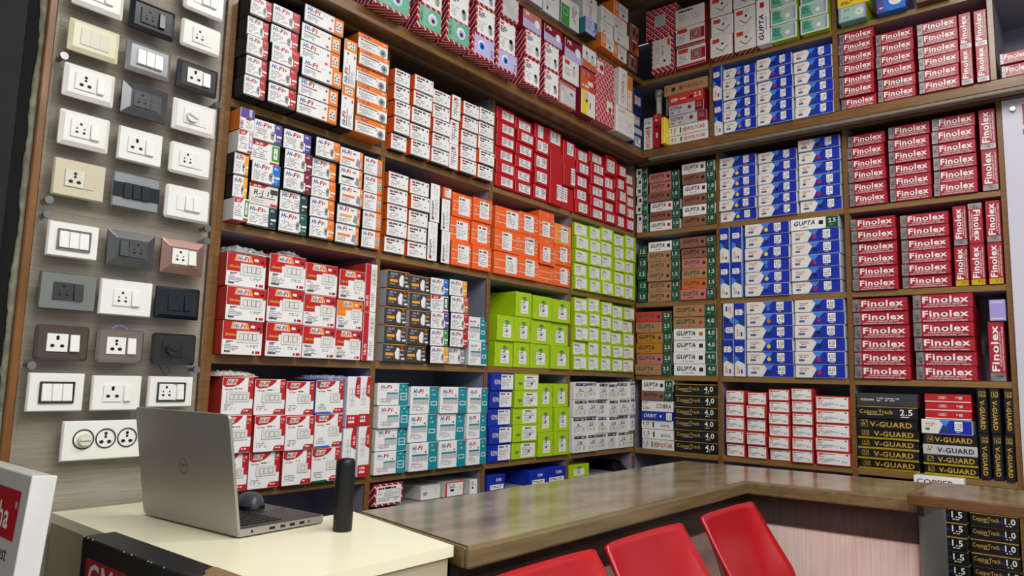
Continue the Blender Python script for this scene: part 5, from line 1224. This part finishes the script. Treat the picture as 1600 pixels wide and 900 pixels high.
# lift-up counter leaf at the right
fl = empty('counter_leaf', (-.77, -1.9, Z(-.34))); tag(fl, 'raised brown counter leaf at the right end of the counter', 'counter leaf'); FO = (-.77, -1.9, Z(-.34))
prism('leaf_top', [(-.957, -1.505), (-.99, -2.4), (-.55, -2.4), (-.565, -1.505)], Z(-.3418), Z(-.318), counter_mat(), fl, FO)
ed = mat('leaf_edge_wood', '#6B4A2A', .4, noise=.4, scale=6, stretch=(10, 1.5, 10))
prism('leaf_edge', [(-.958, -1.505), (-.991, -2.4), (-1.003, -2.4), (-.970, -1.497)], Z(-.350), Z(-.3175), ed, fl, FO, .004)
prism('leaf_edge', [(-.957, -1.5045), (-.565, -1.5045), (-.565, -1.496), (-.957, -1.496)], Z(-.3425), Z(-.3175), ed, fl, FO, .003)
prism('bracket', [(-.93, -1.516), (-.45, -1.516), (-.45, -1.535), (-.93, -1.535)], Z(-.385), Z(-.351), mat('bracket_dark', '#2F2A26', .5), fl, FO)
prism('leg', [(-.93, -2.36), (-.60, -2.36), (-.60, -2.39), (-.93, -2.39)], 0, Z(-.3512), dband, fl, FO)

# ------------------------------------------------------------------ red waiting chairs, backs to the counter
red = mat('red_plastic_shell', '#A9131B', 0.32, spec=0.5, noise=.06, scale=3)
steel = mat('chair_steel', '#6F7073', .35, .8)
def chair_shell():
    bm = bmesh.new(); nu, nv = 26, 40
    prof = []                                        # (y, z, half width, curl) from the top of the back to the front lip; front is -y
    for i in range(nv + 1):
        t = i / nv
        if t < .62:
            s = t / .62; y = .0 - .12 * s ** 1.15; z = .902 - .443 * s; hw = .202 + .014 * math.sin(min(1, s * 1.5) * math.pi / 2); cu = .014 + .083 * min(1, s * 2.2)
        else:
            s = (t - .62) / .38; y = -.12 - .40 * s; z = .459 - .03 * math.sin(s * math.pi) + .02 * s - .03 * max(0, s - .8) * 5 * .6; hw = .216 - .01 * s; cu = .06 * (1 - s) + .012
        prof.append((y, z, hw, cu, t))
    grid = []
    for y, z, hw, cu, t in prof:
        row = []
        for j in range(nu + 1):
            u = -1 + 2 * j / nu
            e = abs(u) ** 4 * cu
            dz = 0
            if t < .05: dz = -.004 * max(0, abs(u) - .92) / .08 * (1 - t / .05)
            if t < .62: row.append(bm.verts.new((u * hw, y - e, z + dz)))
            else: row.append(bm.verts.new((u * hw, y, z + e)))
        grid.append(row)
    for a, b in zip(grid, grid[1:]):
        for j in range(nu): bm.faces.new((a[j], b[j], b[j + 1], a[j + 1]))
    bmesh.ops.recalc_face_normals(bm, faces=bm.faces[:])
    return bm
shell_me = to_mesh(chair_shell(), 'seat_shell', red, True)
for cx, lab in ((-1.180, 'red plastic chair nearest the counter corner'), (-1.716, 'middle one of the three red plastic chairs'), (-2.170, 'red plastic chair nearest the cream desk, mostly cut off')):
    ch = empty('waiting_chair', (cx, -1.008, 0)); tag(ch, lab, 'chair', 'red chairs in front of the counter')
    s = link('seat_shell', shell_me, ch)
    md = s.modifiers.new('thickness', 'SOLIDIFY'); md.thickness = .013; md.offset = 0
    for sx in (-1, 1):
        for y in (-.14, -.44):
            link('leg', to_mesh(tube_bm([(sx * .17, y, .425), (sx * .19, y - (.03 if y < -.3 else -.02), 0.0)], .011, 10), 'leg', steel), ch)
        link('seat_rail', to_mesh(tube_bm([(sx * .17, -.12, .426), (sx * .17, -.46, .418)], .010, 8), 'seat_rail', steel), ch)

# ------------------------------------------------------------------ laptop
lp = empty('laptop', (-2.655, -.404, DT + .0008), math.radians(3.6)); tag(lp, 'open silver laptop seen from behind, on the cream desk', 'laptop')
alu = mat('silver_aluminium', '#ABA8A1', 0.4, 0.6, noise=.08, scale=4)
dark = mat('laptop_deck', '#2B2728', 0.4, 0.2)
keym = mat('laptop_key', '#141416', 0.5)
W2 = .187
def rrect(name, x0, x1, y0, y1, z0, z1, rad, m, parent, bev=.0015, loc=(0, 0, 0), rot=(0, 0, 0)):
    pts = []
    for cx, cy, a in ((x1 - rad, y1 - rad, 0), (x0 + rad, y1 - rad, 90), (x0 + rad, y0 + rad, 180), (x1 - rad, y0 + rad, 270)):
        for i in range(6): b = math.radians(a + 18 * i); pts.append((cx + rad * math.cos(b), cy + rad * math.sin(b)))
    o = prism(name, pts, z0, z1, m, parent, (0, 0, 0), 0)
    o.location = loc; o.rotation_euler = rot
    return o
base = rrect('base', .004, .228, -W2, W2, .003, .0175, .010, alu, lp)
rrect('keyboard_deck', .010, .224, -W2 + .004, W2 - .004, .0176, .0184, .008, dark, base)
for fy in (-.15, .15):
    for fx in (.03, .2): link('rubber_foot', to_mesh(cyl_bm(.007, .0032, 12), 'rubber_foot', keym), base, (fx, fy, .0015))
kme = to_mesh(box_bm(-.0068, .0068, -.0076, .0076, 0, .0014, .0004), 'key', keym)
for i in range(6):
    for j in range(17):
        link('key', kme, base, (.040 + i * .0168, -.150 + j * .0187, .0185))
rrect('touchpad', .150, .215, -.055, .055, .0185, .0188, .004, mat('touchpad', '#353133', .35), base)
pm = mat('port_dark', '#0B0B0C', .5)
for x, w_, nm in ((.035, .004, 'power_socket'), (.085, .014, 'video_port'), (.112, .012, 'network_port'), (.137, .013, 'usb_port'), (.163, .013, 'usb_port'), (.182, .003, 'audio_jack')):
    link(nm, to_mesh(box_bm(-w_ / 2, w_ / 2, -.0005, .0005, -.0026, .0026), nm, pm), base, (x, -W2 - .0003, .0105))
lid = empty('lid_hinge'); bpy.data.objects.remove(lid)
lidm = rrect('lid', -.001, .250, -W2, W2, -.0065, 0, .012, alu, lp, loc=(.002, 0, .006), rot=(0, -math.radians(90 + 9.5), 0))
rrect('screen', .012, .244, -W2 + .006, W2 - .006, -.0071, -.0066, .006, mat('screen_off', '#101216', .15), lidm)
lg = bmesh.new(); n = 36
for r0, r1 in ((.0158, .0172),):
    a = [lg.verts.new((r0 * math.cos(k * 2 * math.pi / n), r0 * math.sin(k * 2 * math.pi / n), 0)) for k in range(n)]
    b = [lg.verts.new((r1 * math.cos(k * 2 * math.pi / n), r1 * math.sin(k * 2 * math.pi / n), 0)) for k in range(n)]
    for k in range(n): lg.faces.new((a[k], b[k], b[(k + 1) % n], a[(k + 1) % n]))
vs, fs, wd = glyphs('DELL', .01)
gv = [lg.verts.new((y * .0085, (-x + wd / 2) * .0085, 0)) for x, y in vs]
for f in fs:
    try: lg.faces.new([gv[i] for i in f])
    except ValueError: pass
link('logo', to_mesh(lg, 'logo', mat('logo_shine', '#A9A7A2', .2, .9)), lidm, (.128, 0, .0004))

# mouse
mo = empty('mouse', (-2.487, -.372, DT + .0198), math.radians(75)); tag(mo, 'dark grey computer mouse resting on the laptop palm rest', 'mouse')
def mouse_bm(s=1.0, z0=0.0, z1=1.0):
    bm = bmesh.new(); nu, nv = 20, 10; rings = []
    for i in range(nv + 1):
        f = i / nv; ring = []
        for k in range(nu):
            a = 2 * math.pi * k / nu
            rr = math.sqrt(max(0, 1 - f ** 2.4)) if i < nv else 0.02
            x = .052 * math.cos(a) * rr; y = (.031 - .004 * math.cos(a * 2)) * math.sin(a) * rr
            ring.append(bm.verts.new((x, y, z0 + (.036 - .010 * (x / .052)) * f * z1)))
        rings.append(ring)
    for a, b in zip(rings, rings[1:]):
        for k in range(nu): bm.faces.new((a[k], a[(k + 1) % nu], b[(k + 1) % nu], b[k]))
    bm.faces.new(rings[0][::-1]); bm.faces.new(rings[-1])
    return bm
link('body', to_mesh(mouse_bm(), 'body', mat('mouse_shell', '#3B3E44', .4), True), mo)
rrect('skirt', -.050, .050, -.031, .031, .0, .008, .028, mat('mouse_black', '#101012', .4), mo)
link('scroll_wheel', to_mesh(cyl_bm(.010, .006, 18, 'Y'), 'scroll_wheel', mat('mouse_black', '#101012', .4)), mo, (.030, 0, .022))

# black speaker bottle
sp = empty('speaker', (-2.436, -.668, DT + .0005)); tag(sp, 'slim black cylindrical speaker standing on the desk corner', 'speaker')
blk = mat('matt_black', '#0E0F12', .45, noise=.2, scale=60)
link('body', to_mesh(lathe_bm([(.0195, 0), (.0208, .003), (.0212, .10), (.0212, .142), (.0205, .150), (.0175, .155), (.008, .1565)], 40), 'body', blk, True), sp)
pmsh = to_mesh(box_bm(-.0007, .0007, -.0002, .0006, -.0007, .0007), 'grille_dot', mat('grille_dot', '#4A4C52', .3, .5))
gb = bmesh.new()
for i in range(9):
    for j in range(22):
        a = math.radians(-118 - 34 + i * 8.5); z = .062 + j * .0034
        if j > 4 + i * .3 and (i + j) % 2 == 0:
            box_bm(.0213 * math.cos(a) - .0006, .0213 * math.cos(a) + .0006, .0213 * math.sin(a) - .0006, .0213 * math.sin(a) + .0006, z, z + .0012, 0, 1, gb)
gr = link('grille', to_mesh(gb, 'grille', mat('grille_dot', '#4A4C52', .3, .5)), sp); gr['kind'] = 'stuff'

# ------------------------------------------------------------------ white sign box and black carton in the near left corner
sb = empty('sign_box', (-3.151, -.75, 0)); tag(sb, 'worn white sign box with red logo panel standing beside the cream desk', 'sign')
sb.rotation_euler = (0, math.radians(4.4), 0)
sw = mat('sign_white', '#BDBAB2', .45, noise=.12, scale=9)
SH, SW, SD = 1.140, .50, .033
link('panel', to_mesh(box_bm(-SD / 2, SD / 2, 0, SW, 0, SH, .0015), 'panel', sw), sb)
link('rim', to_mesh(box_bm(-SD / 2 - .0006, SD / 2 + .0006, -.004, 0, 0, SH + .0005, .0008), 'rim', mat('sign_edge', '#D5D6D2', .35, noise=.1, scale=20)), sb)
def flat(name, pts_faces, m, parent, loc):
    """print on the face that looks towards -x; u runs to -y (right in view), v up"""
    vs, fs = pts_faces
    me = bpy.data.meshes.new(name); me.from_pydata([(0, -u, v) for u, v in vs], [], fs); me.materials.append(m)
    return link(name, me, parent, loc)
def txt(s, k, bold=.0):
    vs, fs, wd = glyphs(s, bold); return [(x * k, y * k) for x, y in vs], fs
X = -SD / 2 - .0006
flat('logo_panel', ([(-.30, 0), (0, 0), (0, .072), (-.30, .072)], [(0, 1, 2, 3)]), mat('sign_red', '#A8141F', .4), sb, (X, .027, SH - .098))
flat('logo_lettering', txt('ha', .052, .03), mat('sign_letter', '#DAD6D0', .4), sb, (X - .0004, .106, SH - .083))
flat('logo_mark', txt('\u00ae', .015), mat('sign_letter', '#DAD6D0', .4), sb, (X - .0004, .0415, SH - .052))
flat('tagline', txt('Trust', .030), mat('sign_ink', '#2B2A2A', .5), sb, (X, .108, SH - .128))

bb = empty('carton', (-2.8482, -.69, 0)); tag(bb, 'scuffed black carton with red logo sticker beside the cream desk', 'box')
bm_ = mat('black_carton', '#1A1A1C', .5, noise=.3, scale=30, bump=.2)
BZ = Z(-.325)
link('body', to_mesh(box_bm(-.0305, .0305, -.30, .255, 0, BZ, .002), 'body', bm_), bb)
flat('logo_panel', ([(0, 0), (.175, 0), (.175, .07), (0, .07)], [(0, 1, 2, 3)]), mat('sign_red2', '#A5202B', .4), bb, (-.0311, .228, BZ - .105))
flat('logo_lettering', txt('GM', .072, .03), mat('sign_letter', '#CFC8C4', .4), bb, (-.0317, .212, BZ - .092))
torn = bmesh.new(); r = random.Random(2)
ring = [torn.verts.new((.0295 * (-1 + 2 * i / 7), -.13 - .05 * (1 - i / 7) + r.uniform(-.008, .008), BZ + .0008)) for i in range(8)]
end = [torn.verts.new((.0295, -.297, BZ + .0008)), torn.verts.new((-.0295, -.297, BZ + .0008))]
torn.faces.new(ring + end); bmesh.ops.recalc_face_normals(torn, faces=torn.faces[:])
link('torn_patch', to_mesh(torn, 'torn_patch', mat('torn_kraft', '#8C6A4C', .8, noise=.3, scale=25)), bb)

sc_ = bmesh.new(); r = random.Random(8)
for i in range(8):
    y = r.uniform(-.1, .25); k = r.uniform(.0008, .003)
    vs_ = [sc_.verts.new((-.0302 + (.002 if j % 2 else -.0009) * 1, y + (j - 1.5) * k * .6, BZ + .0006 - (.004 if j in (1, 2) else 0) * r.uniform(.3, 1))) for j in range(4)]
    sc_.faces.new(vs_)
link('scuffs', to_mesh(sc_, 'scuffs', mat('scuffed_paper', '#D8D5CF', .8)), bb)['kind'] = 'stuff'

# ------------------------------------------------------------------ white display board at the far right
db = box('display_board', -.012, .03, -2.9, -1.7145, Z(-.9), Z(1.178), mat('white_board', '#C6C5D2', .3)); tag(db, 'white display board beyond the right shelving, cut by the right edge', 'display board')
def rl(name, m, y, z, w, h, d, bev=.002): return box(name, -.0125 - d, -.0125, y - w, y, Z(z), Z(z + h), m, None, bev)
def onb(o): sub(db, o); return o
onb(link('standoff', to_mesh(cyl_bm(.010, .014, 18, 'X'), 'standoff', chrome), None, (-.020, -1.752, Z(1.135))))
onb(rl('red_sign', mat('sign_red', '#A8141F', .4), -1.783, 1.065, .12, .085, .001, 0))
for s, y, z, k in (('I o', -1.781, 1.025, .03), ('S', -1.781, .972, .03), ('Ti', -1.781, .855, .04)):
    vs, fs, wd = glyphs(s, .0)
    me = bpy.data.meshes.new('lettering'); me.from_pydata([(0, -x * k, yy * k) for x, yy in vs], [], fs); me.materials.append(mat('sign_ink', '#2B2A2A', .5))
    onb(link('lettering', me, None, (-.0129, y, Z(z))))
onb(rl('logo_mark', mat('sign_letter', '#DAD6D0', .4), -1.806, 1.095, .03, .02, .0016, 0))
for i, z in enumerate((.72, .56)):
    o = rl('switch_plate', PM('w'), -1.785, z, .12, .088, .012, .003); tag(o, ('upper' if i == 0 else 'lower') + ' white switch plate on the white board at right edge', 'wall switch')

# ------------------------------------------------------------------ foil packets, bags and odds and ends on the shelves
foil = mat('crumpled_foil', '#DADADC', .25, .45, noise=.35, scale=18, bump=.6)
def packet(name, x0, x1, y0, y1, z0, h, m, label, cat, seed=1, amp=.012, nx=22, ny=10):
    bm = bmesh.new(); r = random.Random(seed); top = []
    for i in range(nx + 1):
        row = []
        for j in range(ny + 1):
            u, v = i / nx, j / ny
            e = min(1, 6 * min(u, 1 - u)) * min(1, 4 * min(v, 1 - v) + .35)
            row.append(bm.verts.new((x0 + (x1 - x0) * u + r.uniform(-.003, .003), y0 + (y1 - y0) * v + r.uniform(-.004, .004), z0 + .001 + h * e * r.uniform(.55, 1) + 0 * amp)))
        top.append(row)
    bot = [[bm.verts.new((v.co.x, v.co.y, z0)) for v in row] for row in (top[0], top[-1])]
    for a, b in zip(top, top[1:]):
        for j in range(ny): bm.faces.new((a[j], b[j], b[j + 1], a[j + 1]))
    c = [bm.verts.new((x, y, z0)) for x, y in ((x0, y0), (x1, y0), (x1, y1), (x0, y1))]
    bm.faces.new(c[::-1])
    front0 = [row[0] for row in top]
    bm.faces.new([c[0], c[1]] + front0[::-1]); bm.faces.new([c[3], c[2]] + [row[-1] for row in top][::-1]); bm.faces.new([c[0]] + top[0] + [c[3]]); bm.faces.new([c[1]] + top[-1] + [c[2]])
    bmesh.ops.recalc_face_normals(bm, faces=bm.faces[:])
    return tag(link(name, to_mesh(bm, name, m)), label, cat)
zt = {}
for s in STACKS: zt[(s[0], s[1], round(s[2], 3))] = s[5]
def top_of(wall, row, a):
    best = None
    for s in STACKS:
        if s[0] == wall and s[1] == row and min(s[2:4]) <= a <= max(s[2:4]): best = max(best or -9, s[5])
    return best
t = top_of('L', '3', -2.33)
packet('foil_wrap', -2.40, -2.265, -.045, .12, Z(t) + .001, .026, foil, 'crumpled silver foil wrap on leftmost red-topped plate cartons', 'packet', 1)
t = top_of('L', '3', -2.20)
packet('foil_wrap', -2.20, -2.155, -.03, .10, Z(t) + .001, .022, foil, 'small silver foil scrap on second stack of red-topped cartons', 'packet', 4, nx=10)
t = top_of('L', '4', -2.35)
p_ = packet('snack_packet', -2.40, -2.265, -.02, .10, Z(t) + .001, .018, mat('orange_white_film', '#D98A1E', .2, hex2='#D5D8DC', scale=7), 'shiny orange and white film packet on the plate packets', 'packet', 7)
t = top_of('L', '4', -1.98)
packet('plastic_wrap', -2.08, -1.90, -.02, .10, Z(t) + .001, .016, mat('blue_film', '#27479A', .2, hex2='#B9BED2', scale=9), 'blue and clear plastic wrap lying on plate packets', 'packet', 9)
# LED lamps standing in the loft corner
lampw = mat('opal_plastic', '#B9BDB4', .35)
for i, (y, x, h) in enumerate(((-.176, -.05, .15), (-.224, -.03, .15))):
    o = empty('tube_lamp', (x, y, Z(1.4295 if i else 1.4070))); tag(o, ('left' if i == 0 else 'right') + ' opal tube lamp standing in the loft corner', 'lamp', 'tube lamps in the loft corner')
    link('tube', to_mesh(lathe_bm([(.016, 0), (.016, h - .05), (.020, h - .02)], 20), 'tube', lampw, True), o)
    link('cap', to_mesh(lathe_bm([(.022, h - .02), (.0235, h), (.022, h + .015), (.02, h + .022)], 20), 'cap', mat('cap_grey', '#8F9290', .3, .3), True), o)
# goods half hidden below the counter line
t = -.74
packet('plastic_bag', -.16, -.02, .02, .20, Z(-.4655), .05, mat('black_bag', '#101217', .18, noise=.2, scale=30), 'crumpled black plastic bag on lowest shelf at the corner', 'bag', 12)
def goods(wall, a0, a1, z0, z1, off, dsg, lab):
    w, h, d = abs(a1 - a0), z1 - z0, (.055 if dsg[0] == 'copp' else .22)
    me, prints = carton(dsg, w, h, d); dep = -off + d / 2
    o = link(look(dsg)[0], me, None, ((a0 + a1) / 2, dep, Z((z0 + z1) / 2)) if wall == 'L' else (dep, (a0 + a1) / 2, Z((z0 + z1) / 2)), (0, 0, 0 if wall == 'L' else -math.pi / 2))
    for pn, pm in prints:
        c_ = link(pn, pm, o)
        if pn == 'fine_print': c_['kind'] = 'stuff'
    return tag(o, lab, 'box')
goods('L', -.59, -.40, -.4655, -.405, -.02, ('lbg',), 'lime carton lying low beside the blue cartons')
goods('L', -.52, -.42, -.404, -.374, -.10, ('lim', .86), 'small lime carton far back on the low shelf')
def D_copp(f):
    f.t(T_, 'maroon', 'COPPER', .06, .5, .32, .8, .03); return 'white', 'white', 'offwhite'
look_ = look
def look(d): return ('wire_box', '') if d[0] == 'copp' else look_(d)
goods('R', -1.345, -1.522, -.4172, -.352, .066, ('copp',), 'white box with dark red capital letters behind counter leaf')
